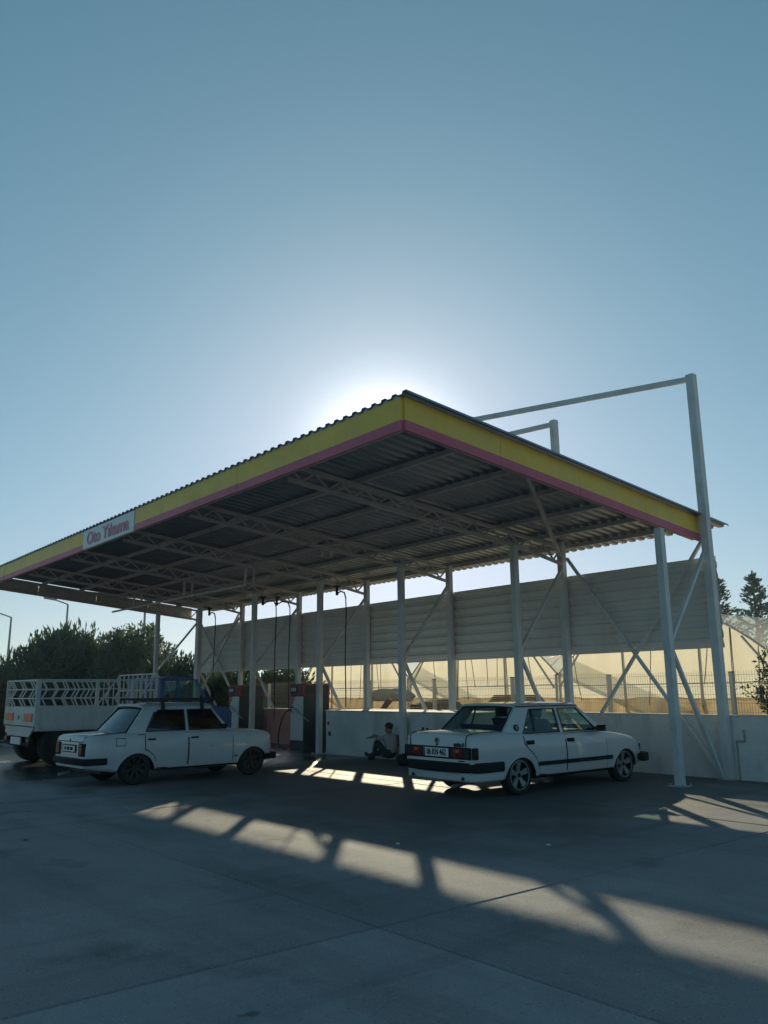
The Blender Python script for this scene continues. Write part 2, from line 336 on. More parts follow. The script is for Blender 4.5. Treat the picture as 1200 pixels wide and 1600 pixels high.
    hs = N.new('ShaderNodeMath'); hs.operation = 'ADD'; L.new(fine.outputs['Fac'], hs.inputs[0]); L.new(grain.outputs['Fac'], hs.inputs[1])
    L.new(hs.outputs[0], bp.inputs['Height']); L.new(bp.outputs[0], b.inputs['Normal'])
    return M
CONC = concrete_mat()
GROUNDM = mat('joint_dirt_ground', (.11, .09, .065), .95, var=.3, scale=.6, bump=.4, bscale=6)
g = MB(); g.box((-60, 60, -.13), (1500, 1500, .2)); ground = g.build('ground', GROUNDM); tag(ground, kind='structure')
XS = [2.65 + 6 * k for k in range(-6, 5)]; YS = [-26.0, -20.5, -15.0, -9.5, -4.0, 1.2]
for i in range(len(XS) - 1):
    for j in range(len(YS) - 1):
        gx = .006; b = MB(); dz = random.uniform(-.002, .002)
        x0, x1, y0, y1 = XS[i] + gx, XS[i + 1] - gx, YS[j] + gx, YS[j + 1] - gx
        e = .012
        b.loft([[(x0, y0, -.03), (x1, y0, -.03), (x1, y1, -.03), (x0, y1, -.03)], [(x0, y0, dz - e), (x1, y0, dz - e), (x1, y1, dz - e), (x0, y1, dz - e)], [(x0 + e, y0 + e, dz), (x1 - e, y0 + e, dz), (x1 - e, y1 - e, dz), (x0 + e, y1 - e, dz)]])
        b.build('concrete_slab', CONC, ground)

# raised earth behind the wall
def terrain(x0, x1, y0, y1, nx, ny, zf):
    b = MB(); vs = []; 
    for j in range(ny + 1):
        for i in range(nx + 1):
            x = x0 + (x1 - x0) * i / nx; y = y0 + (y1 - y0) * (j / ny) ** 1.6; vs.append((x, y, zf(x, y)))
    fs = [(j * (nx + 1) + i, j * (nx + 1) + i + 1, (j + 1) * (nx + 1) + i + 1, (j + 1) * (nx + 1) + i) for j in range(ny) for i in range(nx)]
    b.add(vs, fs); return b
def zt(x, y):
    n = mnoise.noise(Vector((x * .5, y * .5, 3))) * .5 + mnoise.noise(Vector((x * 2.1, y * 2.1, 9))) * .22
    return .86 + n * .10 * min(1, max(0, (y - .3) / .6))
eb = terrain(-34, 40, .22, 130, 150, 70, zt).build('earth_bank', EARTH, smooth=True); tag(eb, kind='structure')
# side face closing the bank on the left
b = MB(); b.bb((-34, .24, -.05), (-33.8, 130, .80)); o = b.build('earth_slope', EARTH); tag(o, kind='structure')

# far hills
b = MB(); rings = []
for i in range(0, 61):
    az = R(-112 + i * 1.6); d = 420
    h = max(3, 9 + 7 * mnoise.noise(Vector((i * .21, 1.7, 0))) + 2.5 * mnoise.noise(Vector((i * .8, 5, 0))))
    c = Vector((6.9 + math.sin(az) * d, -13 + math.cos(az) * d, 0))
    e = Vector((math.sin(az), math.cos(az), 0))
    rings.append([c - e * 60 + Vector((0, 0, -.1)), c - e * 25 + Vector((0, 0, h * .6)), c + Vector((0, 0, h)), c + e * 40 + Vector((0, 0, h * .5)), c + e * 80 + Vector((0, 0, -.1))])
b.loft(rings, caps=False, closed=False); o = b.build('hills', HILL, smooth=True); tag(o, kind='structure')

# ---------------------------------------------------------------- canopy
canopy = thing('canopy', 'white steel car wash canopy with sloping ribbed roof and yellow and red fascia', 'canopy')
X0, X1 = -18.95, -.17           # roof ends
YF, YB = -6.75, .76            # front fascia plane, rear eave
def zr(y): return 4.986 - .0948 * (y + 6.749)
# corrugated roof
def trapezoid(u, pitch, h):
    t = (u % pitch) / pitch
    if t < .36: return 0
    if t < .46: return h * (t - .36) / .10
    if t < .80: return h
    if t < .90: return h * (1 - (t - .80) / .10)
    return 0
b = MB(); us = []; pitch = .2; hh = .036
x = X0 - .04
xs = []
k = 0
while X0 - .04 + k * pitch < X1 + .012:
    for t in (0, .36, .46, .80, .90): xs.append(X0 - .04 + (k + t) * pitch)
    k += 1
rings = []
for x in xs:
    h = trapezoid(x - (X0 - .04) + 1e-6, pitch, hh)
    rings.append([(x, YF - .07, zr(YF - .07) - hh + h), (x, YB, zr(YB) - hh + h), (x, YB, zr(YB) - hh + h - .006), (x, YF - .07, zr(YF - .07) - hh + h - .006)])
b.loft(rings); b.build('roof_sheet', ROOFM, canopy)

# fascia
def fascia(name, pts, mats_bands, thick_dir):
    # pts: two (x,y) ends; bands top->bottom (dz_top, dz_bot, mat index)
    pass
FT = .04
segs = [(-18.95, -16.93), (-16.925, -14.91), (-14.905, -12.89), (-12.885, -10.87), (-8.10, -6.12), (-6.115, -4.14), (-4.135, -2.16), (-2.155, -.17)]
BANDS = [(.008, .045, 0), (.045, .335, 1), (.335, .463, 2)]
def fascia_front(x0, x1):
    b = MB(); z = zr(YF) + random.uniform(-.006, .004); j_ = random.uniform(-.004, .004)
    for a, c, mi in BANDS: b.bb((x0, YF - FT + j_, z - c), (x1, YF, z - a), mi)
    return b.build('fascia_panel', [FLASH, YEL, PINK], canopy)
for s_ in segs: fascia_front(*s_)
b = MB(); z = zr(YF); b.bb((-10.85, YF - FT - .012, z - .463), (-8.12, YF, z - .05)); sp = b.build('sign_panel', SIGNW, canopy)
me = text_mesh('Oto Yıkama', .40, .006, SIGNR, .008)
o = inst(me, 'lettering', sp, (-9.49, YF - FT - .019, z - .27), (R(90), 0, 0), (1.16, .95, 1))
def fascia_side(xp, y0, y1, inner, mats=True, gap=.0):
    b = MB()
    for a, c, mi in BANDS:
        if gap and mi == 0: continue
        a2 = .07 if gap and mi == 1 else a
        P = [(xp, y0, zr(y0) - a2), (xp, y1, zr(y1) - a2), (xp, y1, zr(y1) - c), (xp, y0, zr(y0) - c)]
        b.prism(P, (inner, 0, 0), mi)
    return b.build('fascia_panel', [FLASH, YEL, PINK], canopy)
ys = [YF, -5.05, -3.35, -1.65, .02]
for a, c in zip(ys, ys[1:]): fascia_side(X1, a + .003, c - .003, FT)
ys = [YF, -5.25, -3.45, -1.7, -.1]
for a, c in zip(ys, ys[1:]): fascia_side(X0, a + .01, c - .01, -FT, gap=.02)
for a, c in zip(ys, ys[1:]):
    b = MB(); a += .012; c -= .012; b.prism([(X0 + .003, a, zr(a) - .075), (X0 + .003, c, zr(c) - .075), (X0 + .003, c, zr(c) - .40), (X0 + .003, a, zr(a) - .40)], (.008, 0, 0)); b.build('fascia_back', FLASH, canopy)
b = MB(); b.bar((X0 + .03, YF + .05, zr(YF) - .44), (X0 + .03, -.1, zr(-.1) - .44), .05); b.build('edge_beam', TRUSSM, canopy)
b = MB(); b.bar((X0 + .1, YF + .035, zr(YF) - .43), (X1 - .05, YF + .035, zr(YF) - .43), .05); b.build('edge_beam', TRUSSM, canopy)
b = MB(); b.bar((X1 - .035, YF + .08, zr(YF) - .43), (X1 - .035, -.15, zr(-.15) - .43), .05); b.build('edge_beam', TRUSSM, canopy)

FX = [-.05, -3.10, -6.34, -9.37, -12.47, -15.67, -18.65]     # frame positions
CW = .12
def column(x, y, z0, z1, w_=CW, plate=True):
    b = MB(); b.bb((x - w_ / 2, y - w_ / 2, z0 + .012), (x + w_ / 2, y + w_ / 2, z1)); c = b.build('column', WHITE, canopy, bevel=.006)
    if plate:
        b = MB(); b.bb((x - .14, y - .14, z0), (x + .14, y + .14, z0 + .012))
        for i in (-1, 1):
            for j in (-1, 1): b.cyl((x + i * .105, y + j * .105, z0 + .012), (x + i * .105, y + j * .105, z0 + .045), .013, 6)
        b.build('base_plate', STEEL, c)
    return c
for i, x in enumerate(FX):
    column(x, -1.46, 0, 3.93 if i == 0 else zr(-1.46) - .40)
    if i == 0: column(-.0, -.09, 0, 6.868, .14)
    elif i == 1: column(x - .03, .0, 1.0, 6.88, .13, False)
    else: column(x, 0.0, 1.0, zr(0) - .12, .12, False)
def brace(a, c, w_=.06):
    b = MB(); b.bar(a, c, w_, w_ * .9); return b.build('brace', WHITE, canopy)
for i, x in enumerate(FX):
    brace((x, -.07, 3.74), (x, -1.40, 2.14)); brace((x, -1.40, 2.05), (x, -.22, .06 if i == 0 else 1.0 - .96 + .0) if i in (0,) else (x, -.80, 1.02))
brace((-3.0, .0, 3.97), (-.10, -.10, .05), .055); brace((-.10, -.055, 3.9), (-2.40, -.02, 1.0), .055)
brace((-18.6, .0, 3.9), (-15.75, .0, 1.0), .055); brace((-15.75, -.05, 3.9), (-18.6, -.05, 1.0), .055)
b = MB(); b.bar((-3.05, -.15, 4.02), (-.35, -4.35, 4.56), .06); b.build('roof_brace', TRUSSM, canopy)
b = MB(); b.bar((-18.5, -4.35, 4.56), (-15.8, -.2, 4.02), .06); b.build('roof_brace', TRUSSM, canopy)
# trusses
webm = {}
for i, x in enumerate(FX[1:]):
    t = thing('truss', None, None); t.parent = canopy; t.location = (x, 0, 0)
    for kk in ('label', 'category'):
        if kk in t: del t[kk]
    zt_ = lambda y: zr(y) - .165
    zb_ = lambda y: zr(y) - .40 if y < -1.1 else zr(-1.1) - .40 - .175 * (y + 1.1)
    b = MB(); b.bar((0, -6.62, zt_(-6.62)), (0, .06, zt_(.06)), .05, .06); b.build('top_chord', TRUSSM, t)
    b = MB(); b.bar((0, -6.5, zb_(-6.5)), (0, -1.1, zb_(-1.1)), .05, .06); b.bar((0, -1.1, zb_(-1.1)), (0, -.06, zb_(-.06)), .049, .059); b.build('bottom_chord', TRUSSM, t)
    n = 26; step = (6.45) / n
    for q in range(n):
        y0 = -6.5 + q * step; y1 = y0 + step
        a, c = ((0, y0, zb_(y0) + .02), (0, y1, zt_(y1) - .02)) if q % 2 else ((0, y0, zt_(y0) - .02), (0, y1, zb_(y1) + .02))
        if i == 0:
            b = MB(); b.bar(a, c, .028); webm[q] = b.mesh('web_member', TRUSSM)
        inst(webm[q], 'web_member', t)
# purlins
for y in (-6.3, -5.15, -4.0, -2.85, -1.75, -.7, .2):
    b = MB(); z = zr(y) - .036 - .045; b.bar((X0 + .05, y, z - .006), (X1 - .06, y, z - .006), .05, .08); b.build('purlin', TRUSSM, canopy)
# rear cladding: horizontal ribbed sheet
b = MB(); rings = []; z = 2.09; P = .195
zs = []
kk = 0
while 2.09 + kk * P < 3.64:
    for t in (0, .30, .42, .78, .90): zs.append(2.09 + (kk + t) * P)
    kk += 1
zs = [q for q in zs if q <= 3.66]
for q in zs:
    h = trapezoid(q - 2.09 + 1e-6, P, .03); y = .075 + .03 - h
    xs_ = [X0 + .05 + (.03 - X0 - .05) * k / 60 for k in range(61)]
    dd = [.018 * mnoise.noise(Vector((x_ * .9, q * .8, 4))) + .006 * mnoise.noise(Vector((x_ * 3, q * 2.5, 7))) for x_ in xs_]
    rings.append([(x_, y + d_ + .008, q) for x_, d_ in zip(xs_, dd)] + [(x_, y + d_ + .014, q) for x_, d_ in zip(reversed(xs_), reversed(dd))])
b.loft(rings); b.build('cladding_sheet', CLADM, canopy)
for zz in (2.2, 3.55):
    b = MB(); b.bar((X0 + .1, .14, zz), (-.02, .14, zz), .05); b.build('cladding_rail', WHITE, canopy)
# sign frame on top
def beam(a, c):
    b = MB(); b.bar(a, c, .07, .09); b.build('top_beam', WHITE, canopy)
beam((-.07, -.115, 6.79), (-4.0, -1.515, 6.80)); beam((-3.2, -.015, 6.80), (-5.2, -.43, 6.80))
for x, y in ((-4.04, -1.53), (-5.24, -.44)):
    b = MB(); b.bb((x - .05, y - .05, zr(y)), (x + .05, y + .05, 6.87)); b.build('sign_post', WHITE, canopy)

# ---------------------------------------------------------------- walls
b = MB(); b.bb((-9.28, -1.33, 0), (-4.6, .24, .985)); raised = b.build('raised_wall', WALLM, bevel=.012); tag(raised, 'thick white rendered low wall behind the seated man, with flat concrete top', 'wall')
b = MB(); b.bb((-9.29, -1.345, .985), (-4.59, .21, 1.005)); b.build('wall_top', CAPM, raised)
b = MB(); b.bb((-4.595, .0, 0), (34, .22, .985)); rw_ = b.build('boundary_wall', WALLM); tag(rw_, 'long white rendered boundary wall running to the right behind the hatched steel braces', 'wall')
b = MB(); b.bb((-4.585, -.012, .985), (34, .24, 1.005)); b.build('wall_top', CAPM, rw_)
b = MB(); b.bb((-9.31, .03, 0), (-24, .22, .95)); pw = b.build('red_wall', PINKW); tag(pw, 'faded red low wall behind the two wash machines', 'wall')
b = MB(); b.bb((-9.32, .02, .95), (-24, .23, .975)); b.build('wall_top', CAPM, pw)
# pipe stubs and stains on the walls
for (x, y, z) in ((-5.85, -1.336, .66), (-5.72, -1.336, .65)):
    b = MB(); b.cyl((x, y + .01, z - .05), (x, y - .02, z - .05), .018, 8); b.bb((x - .02, y - .015, z - .04), (x + .02, y + .003, z + .04)); b.build('wall_socket', BPLAST, raised)
b = MB(); b.bb((-9.15, -1.343, .42), (-9.08, -1.328, .52)); b.bb((-9.2, -1.343, .66), (-9.15, -1.328, .74)); b.build('wall_socket', BPLAST, raised)
pipe = MB(); pipe.tube([(.14, -.02, 0), (.14, -.02, .58), (.14, -.03, .6), (.28, -.03, .6), (.28, -.03, .78)], .014, 6); o = pipe.build('drain_pipe', mat('grey_pipe', (.30, .30, .29))); tag(o, 'thin dark pipe running up the white wall beside the tall corner post', 'pipe')

# ---------------------------------------------------------------- fence
fence = thing('mesh_fence', 'welded wire mesh fence with square posts standing behind the low white wall', 'fence', (0, 1.0, .8))
pm = MB(); pm.bb((-.035, -.035, 0), (.035, .035, .9)); pmesh = pm.mesh('fence_post', POSTM)
pc = MB(); pc.bb((-.04, -.04, .9), (.04, .04, .915)); pcm = pc.mesh('post_cap', BPLAST)
wm_ = MB()
for kx in range(51):
    x = .04 + kx * .0485; wm_.bar((x, 0, 0.0), (x, 0, .93), .0038)
for z in (.02, .17, .22, .37, .52, .66, .71, .86): wm_.bar((.0, .006, z), (2.5, .006, z), .0055)
wmesh = wm_.mesh('wire_panel', FENCEM)
for q in range(-8, 6):
    x = -.37 + 2.535 * q
    p_ = inst(pmesh, 'fence_post', fence, (x, 0, 0)); inst(pcm, 'post_cap', p_)
    w2 = inst(wmesh, 'wire_panel', fence, (x + .018, .045, 0))

# ---------------------------------------------------------------- greenhouses
GY = 4.6; GZ = .86
def greenhouse(x0, x1, label, depth, seed):
    rnd = random.Random(seed)
    gh = thing('greenhouse', label, 'greenhouse', ((x0 + x1) / 2, GY, GZ), group='plastic tunnel greenhouses in a row')
    hw_ = (x1 - x0) / 2 - .03
    ez, rise = .98, 1.48
    def prof(u): return ez + rise * (1 - abs(u) ** 2.0)
    nu = 24
    us_ = [-1 + 2 * i / nu for i in range(nu + 1)]
    # end wall above the skirt (sagging film, folds)
    b = MB(); vs = []; fs = []; nz = 8
    for i, u in enumerate(us_):
        for j in range(nz + 1):
            lo = .34 + .05 * mnoise.noise(Vector((u * 4, seed, 0))) + .02 * mnoise.noise(Vector((u * 17, seed, 2)))
            z = lo + (prof(u) - lo) * j / nz
            vs.append((u * hw_, .05 * mnoise.noise(Vector((u * 5, z * .8, seed))) + .02 * mnoise.noise(Vector((u * 16, z, seed))), z))
    for i in range(nu):
        for j in range(nz): fs.append((i * (nz + 1) + j, (i + 1) * (nz + 1) + j, (i + 1) * (nz + 1) + j + 1, i * (nz + 1) + j + 1))
    b.add(vs, fs); b.build('end_film', FILM, gh, smooth=True)
    b = MB(); vs = []; fs = []; n2 = 50
    for i in range(n2 + 1):
        u = -1 + 2 * i / n2; top = .36 + .05 * mnoise.noise(Vector((u * 4, seed, 0))) + .02 * mnoise.noise(Vector((u * 17, seed, 2)))
        for j in range(4):
            z = -.05 + (top + .05) * j / 3; vs.append((u * hw_, -.06 - .10 * (1 - j / 3) + .05 * mnoise.noise(Vector((u * 14, z * 3, seed + 4))), z))
    for i in range(n2):
        for j in range(3): fs.append((i * 4 + j, (i + 1) * 4 + j, (i + 1) * 4 + j + 1, i * 4 + j + 1))
    b.add(vs, fs); b.build('film_skirt', SKIRT, gh, smooth=True)
    # roof film
    b = MB(); rings = []
    for j in range(11):
        y = depth * j / 10; rings.append([(u * hw_, y, prof(u) + .012 - .03 * (1 - abs(math.cos(j * math.pi / 2)))) for u in us_])
    b.loft(rings, caps=False, closed=False); b.build('roof_film', ROOFFILM, gh, smooth=True)
    for s_ in (-1, 1):
        b = MB(); b.bar((s_ * hw_, 0, ez), (s_ * hw_, depth, ez), .06); b.build('eave_gutter', STEEL, gh)
    am = MB(); am.tube([(u * hw_, 0, prof(u)) for u in us_], .024, 6); ame = am.mesh('arch', STEEL)
    for j in range(0, 4): inst(ame, 'arch', gh, (0, -.02 + j * 6.5, 0))
    for s_ in (-1, 1):
        b = MB(); b.bar((s_ * (hw_ - .03), -.03, -.05), (s_ * (hw_ - .03), -.03, ez), .05); b.build('pole', POSTM, gh)
    for u in (-.35, .33):
        u += rnd.uniform(-.08, .08); b = MB(); b.bar((u * hw_, -.06, -.05), (u * hw_ + rnd.uniform(-.03, .03), -.05, prof(u)), .05); b.build('pole', POSTM, gh)
    b = MB(); b.bar((-hw_, -.075, .66), (hw_, -.075, .70), .022); b.build('cross_rail', POSTM, gh)
    for s_ in (-1, 1):
        b = MB(); b.bar((s_ * hw_ * .98, -.09, .62), (s_ * hw_ * .70, -.09, prof(.7) - .05), .04); b.build('strut', POSTM, gh)
    for q in range(9):
        u = rnd.uniform(-.92, .92); du = rnd.uniform(-.08, .08); z0 = rnd.choice((.2, .3, .66))
        b = MB(); zt2 = prof(u + du) - .02; b.tube([(u * hw_, -.08, z0), ((u + du * .6) * hw_, -.085, (z0 + zt2) / 2), ((u + du) * hw_, -.07, zt2)], .011, 5); b.build('rope', ROPE, gh)
    return gh
greenhouse(-19.05, -12.95, 'plastic tunnel greenhouse seen between the machines and the seated man', 26, 11)
greenhouse(-12.95, -7.0, 'plastic tunnel greenhouse seen above the rear half of the right-hand car', 26, 23)
greenhouse(-7.0, -.95, 'plastic tunnel greenhouse beside the tall corner post, its roof curve showing', 26, 37)

# ---------------------------------------------------------------- cars
def rounded(pts): return pts
class Car:
    def __init__(s, name, label, loc, rz, paint, W, ZT, ZB, prof, cabin, scale=1.0):
        s.root = thing(name, label, 'car', loc, rz); s.root.scale = scale if isinstance(scale, tuple) else (scale,) * 3
        s.W, s.ZT, s.ZB, s.prof, s.cab, s.paint = W, ZT, ZB, prof, cabin, paint
    def y(s, x, z):
        zb, zt_ = lerp_tab(s.ZB, x), lerp_tab(s.ZT, x); t = max(0, min(1, (z - zb) / (zt_ - zb))); return lerp_tab(s.W, x) * lerp_tab(s.prof, t)
    def body(s, arches, rw, xs, cz=.30):
        b = MB(); rings = []
        for x in xs:
            zb, zt_, W = lerp_tab(s.ZB, x), lerp_tab(s.ZT, x), lerp_tab(s.W, x)
            half = [(W * p, zb + (zt_ - zb) * t) for t, p in s.prof]
            last = half[-1][0]; top = [(last * .93, zt_ + .008), (last * .75, zt_ + .016), (last * .4, zt_ + .024)]
            r = half + top
            ring = [(x, -p, z) for p, z in r] + [(x, 0, zt_ + .028)] + [(x, p, z) for p, z in reversed(r)] + [(x, .3, zb), (x, -.3, zb)]
            rings.append(ring)
        b.loft(rings)
        o = b.build('body', [s.paint, BLACK], s.root, smooth=True)
        for x in arches:
            for sd_ in (-1, 1):
                c = MB(); c.cyl((x, sd_ * .44, cz), (x, sd_ * 1.2, cz), rw, 48, 1)
                co = c.build('cutter', [s.paint, BLACK]); co.parent = s.root; 
                md = o.modifiers.new('x', 'BOOLEAN'); md.object = co; md.operation = 'DIFFERENCE'; md.solver = 'EXACT'; md.material_mode = 'INDEX'
        bake(o)
        for q in [q for q in COL.objects if q.name.startswith('cutter')]: bpy.data.objects.remove(q)
        o.data.polygons.foreach_set('use_smooth', [True] * len(o.data.polygons)); o.data.set_sharp_from_angle(angle=R(30))
        return o
    def patch(s, name, cols, material, off, rows=6, sides=(-1, 1), parent=None, thick=.02):
        # cols: list of (x, zlo, zhi)
        res = []
        for sd_ in sides:
            b = MB(); n = rows + 1
            for o_ in (off, off - thick):
                for x, lo, hi in cols:
                    for j in range(n):
                        z = lo + (hi - lo) * j / rows; b.v.append((x, sd_ * (s.y(x, z) + o_), z))
            m_ = len(cols) * n
            for i in range(len(cols) - 1):
                for j in range(rows):
                    q = (i * n + j, (i + 1) * n + j, (i + 1) * n + j + 1, i * n + j + 1); b.f.append(q); b.f.append(tuple(k + m_ for k in reversed(q))); b.m += [0, 0]
            bd = [i * n for i in range(len(cols))] + [(len(cols) - 1) * n + j for j in range(1, n)] + [i * n + rows for i in reversed(range(len(cols) - 1))] + [j for j in reversed(range(1, rows))]
            for a, c in zip(bd, bd[1:] + bd[:1]): b.f.append((a, c, c + m_, a + m_)); b.m.append(0)
            o = b.build(name, material, parent or s.root, smooth=True); res.append(o)
        return res
    def side(s, name, poly, material, off=.0, thick=.025, sides=(-1, 1), parent=None):
        c = s.cab; res = []
        for sd_ in sides:
            P = []
            for x, z in poly:
                t = (z - c['zb']) / (c['zr'] - c['zb']); y_ = c['yb'] + (c['yr'] - c['yb']) * t + .018 * math.sin(math.pi * max(0, min(1, t))); P.append((x, sd_ * (y_ + off), z))
            b = MB(); b.prism(P, (0, -sd_ * thick, 0)); res.append(b.build(name, material, parent or s.root))
        return res
    def cabin(s, glass, wins):
        c = s.cab; zb, z1, yb, yr = c['zb'], c['zr'], c['yb'], c['yr']; rb, rt, ft, fb = c['rb'], c['rt'], c['ft'], c['fb']
        # roof with crown
        nx, ny = 10, 10; b = MB(); top = []; bot = []
        for i in range(nx + 1):
            for j in range(ny + 1):
                u = i / nx; v = -1 + 2 * j / ny; x = rt - .03 + (ft - rt + .06) * u
                cr = c['crown'] * (1 - abs(v) ** 2.5) * (.55 + .45 * math.sin(math.pi * (.12 + .76 * u)))
                ed = -.018 if (abs(v) > .99) else 0
                xx = x + (.02 * (1 - v * v) if u > .5 else -.02 * (1 - v * v))
                top.append((xx, v * (yr + .012), z1 + .012 + cr + ed)); bot.append((xx, v * (yr + .012), z1 - .012 + ed * .5 + cr * .6))
        n = ny + 1; fs = []
        N_ = len(top)
        for i in range(nx):
            for j in range(ny):
                q = (i * n + j, (i + 1) * n + j, (i + 1) * n + j + 1, i * n + j + 1); fs.append(q); fs.append(tuple(k + N_ for k in reversed(q)))
        bd = [i * n for i in range(nx + 1)] + [nx * n + j for j in range(1, n)] + [i * n + ny for i in reversed(range(nx))] + [j for j in reversed(range(1, ny))]
        for a, d in zip(bd, bd[1:] + bd[:1]): fs.append((a, d, d + N_, a + N_))
        b.add(top + bot, fs); b.build('roof', s.paint, s.root, smooth=True)
        # pillars + rails as one frame part per side
        for sd_ in (-1, 1):
            for nm, polys in wins['frames']:
                for poly in polys: s.side(nm, poly, s.paint, 0, .035, (sd_,))
        for nm, poly in wins['glass']: s.side('side_window', poly, glass, -.012, .005)
        # front and rear screens
        def screen(xb_, xt_, mat_, nm, inset):
            b = MB(); rings = []
            for k in range(9):
                v = -1 + 2 * k / 8; bow = .05 * (1 - v * v) * (1 if xb_ > xt_ else -1)
                yb2, yt2 = v * (yb - inset), v * (yr - inset * .8)
                A = Vector((xb_ + bow, yb2, zb + .015)); B = Vector((xt_ + bow * .6, yt2, z1 - .012)); d_ = Vector((-.006 if xb_ > xt_ else .006, 0, -.002))
                rings.append([A, B, B + d_, A + d_])
            b.loft(rings); return b.build(nm, mat_, s.root, smooth=True)
        screen(fb, ft, glass, 'windscreen', .06); screen(rb, rt, wins.get('rear_glass', glass), 'rear_window', .07)
        # black seals round the rear window
        for nm, xb_, xt_, sg in (('rear_window_seal', rb, rt, -1), ('windscreen_seal', fb, ft, 1)):
            b = MB()
            def P(v, t):
                bow = .05 * (1 - v * v) * sg; y_ = v * (yb - .055 + (yr - yb) * t); return (xb_ + (xt_ - xb_) * t + bow * (1 - .4 * t) + sg * .006, y_, zb + .012 + (z1 - zb - .02) * t)
            loop = [P(-1 + 2 * k / 8, 0) for k in range(9)] + [P(1, t) for t in (.25, .5, .75, 1)] + [P(1 - 2 * k / 8, 1) for k in range(1, 9)] + [P(-1, t) for t in (.75, .5, .25, 0)]
            b.tube(loop, .011, 6); b.build(nm, BLACK, s.root)
        return
    def interior(s, seatm, head=True):
        c = s.cab; zb = c['zb']
        b = MB(); b.bb((c['rb'] + .12, -c['yb'] + .06, zb - .02), (c['fb'] - .1, c['yb'] - .06, zb + .034)); b.build('interior_floor', INTER, s.root)
        for nm, x0, z1, ys_ in (('front_seat', (c['rt'] + c['ft']) / 2 + .02, zb + .20, (-.34, .34)), ):
            for y_ in ys_:
                b = MB(); b.prism([(x0, y_ - .22, zb + .03), (x0 + .13, y_ - .22, zb + .03), (x0 + .03, y_ - .20, z1), (x0 - .06, y_ - .20, z1)], (0, .42, 0)); b.bb((x0 - .08, y_ - .11, z1 + .02), (x0 - .0, y_ + .11, z1 + .15)); b.build(nm, seatm, s.root, bevel=.03)
        x0 = c['rb'] + .42; b = MB(); b.prism([(x0, -.55, zb + .03), (x0 + .12, -.55, zb + .03), (x0 + .03, -.52, zb + .13), (x0 - .06, -.52, zb + .13)], (0, 1.06, 0)); b.build('rear_seat', seatm, s.root, bevel=.03)
        b = MB(); b.prism([(c['fb'] - .42, -.6, zb + .03), (c['fb'] - .12, -.6, zb + .03), (c['fb'] - .2, -.6, zb + .085), (c['fb'] - .38, -.6, zb + .10)], (0, 1.2, 0)); b.build('dashboard', INTER, s.root, bevel=.01)
        b = MB(); cx = c['fb'] - .52; pts = [(cx + .12 * math.cos(t) * .45, .34 + .17 * math.sin(t), zb + .06 + .15 * math.cos(t)) for t in (2 * math.pi * k / 20 for k in range(21))]; b.tube(pts, .014, 6); b.build('steering_wheel', BLACK, s.root)
    def wheel(s, x, y, rad, wid, rim, style):
        sd_ = 1 if y > 0 else -1
        wt = bpy.data.objects.new('wheel', None); COL.objects.link(wt); wt.parent = s.root; wt.location = (x, y, rad)
        key = (style, sd_, rad)
        if key not in WM:
            b = MB(); i0 = .71 if style == 'alloy' else .62; prof_ = [(i0, -.5), (i0 + .03, .45), (.88, .5), (.96, .42), (1.0, .25), (1.0, -.25), (.96, -.42), (.86, -.5)]
            rings = []
            for k in range(33):
                t = 2 * math.pi * k / 32; rings.append([(rad * r_ * math.cos(t), q * wid * sd_, rad * r_ * math.sin(t)) for r_, q in prof_])
            b.loft(rings, caps=False)
            tyre = b.mesh('tyre', TYRE, True)
            b = MB(); o_ = sd_
            # rim barrel and dish
            rr = rad * (.73 if style == 'alloy' else .66)
            rings = [[(rr * f_ * math.cos(t), o_ * wid * d_, rr * f_ * math.sin(t)) for t in (2 * math.pi * k / 32 for k in range(32))] for f_, d_ in ((1.0, -.2), (1.0, .46), (.93, .47), (.88, .36), (.86, .0), (.2, -.02))]
            b.loft(rings, 1, caps=True)
            ns = 5 if style == 'alloy' else 8
            for k in range(ns):
                t0 = 2 * math.pi * k / ns + .3
                def pp(f_, dt, d_): return Vector((rr * f_ * math.cos(t0 + dt), o_ * wid * d_, rr * f_ * math.sin(t0 + dt)))
                wI, wO = (.55, .24) if style == 'alloy' else (.32, .14)
                A = [pp(.22, -wI, .30), pp(.22, wI, .30), pp(.92, wO, .42), pp(.92, -wO, .42)]
                b.prism(A, (0, -o_ * .03, 0), 0)
            b.cyl((0, o_ * wid * .1, 0), (0, o_ * wid * .36, 0), rr * .28, 16, 0)
            b.cyl((0, o_ * wid * .36, 0), (0, o_ * wid * .42, 0), rr * .15, 12, 1)
            rings = [[(rr * f_ * math.cos(t), o_ * wid * d_, rr * f_ * math.sin(t)) for t in (2 * math.pi * k / 32 for k in range(32))] for f_, d_ in ((1.02, .40), (1.03, .475), (.95, .48), (.90, .40))]
            b.loft(rings, 0, caps=False)
            WM[key] = (tyre, b.mesh('rim', [rim, BPLAST if style == 'alloy' else INTER], True))
        inst(WM[key][0], 'tyre', wt); inst(WM[key][1], 'rim', wt)
WM = {}
def sweep_bumper(path, z0, z1, th, lip=.02):
    b = MB(); rings = []
    for i, (x, y) in enumerate(path):
        a = Vector(path[max(i - 1, 0)]); c = Vector(path[min(i + 1, len(path) - 1)]); d = (c - a).normalized(); n = Vector((d.y, -d.x))
        P = Vector((x, y)); q = P - n * th
        rings.append([(q.x, q.y, z0), (P.x - n.x * lip, P.y - n.y * lip, z0), (P.x, P.y, z0 + lip), (P.x, P.y, z1 - lip), (P.x - n.x * lip, P.y - n.y * lip, z1), (q.x, q.y, z1)])
    b.loft(rings); return b
PROF = [(0, .88), (.07, .945), (.2, .975), (.45, 1.0), (.72, .992), (.86, .97), (.95, .935), (1.0, .88)]
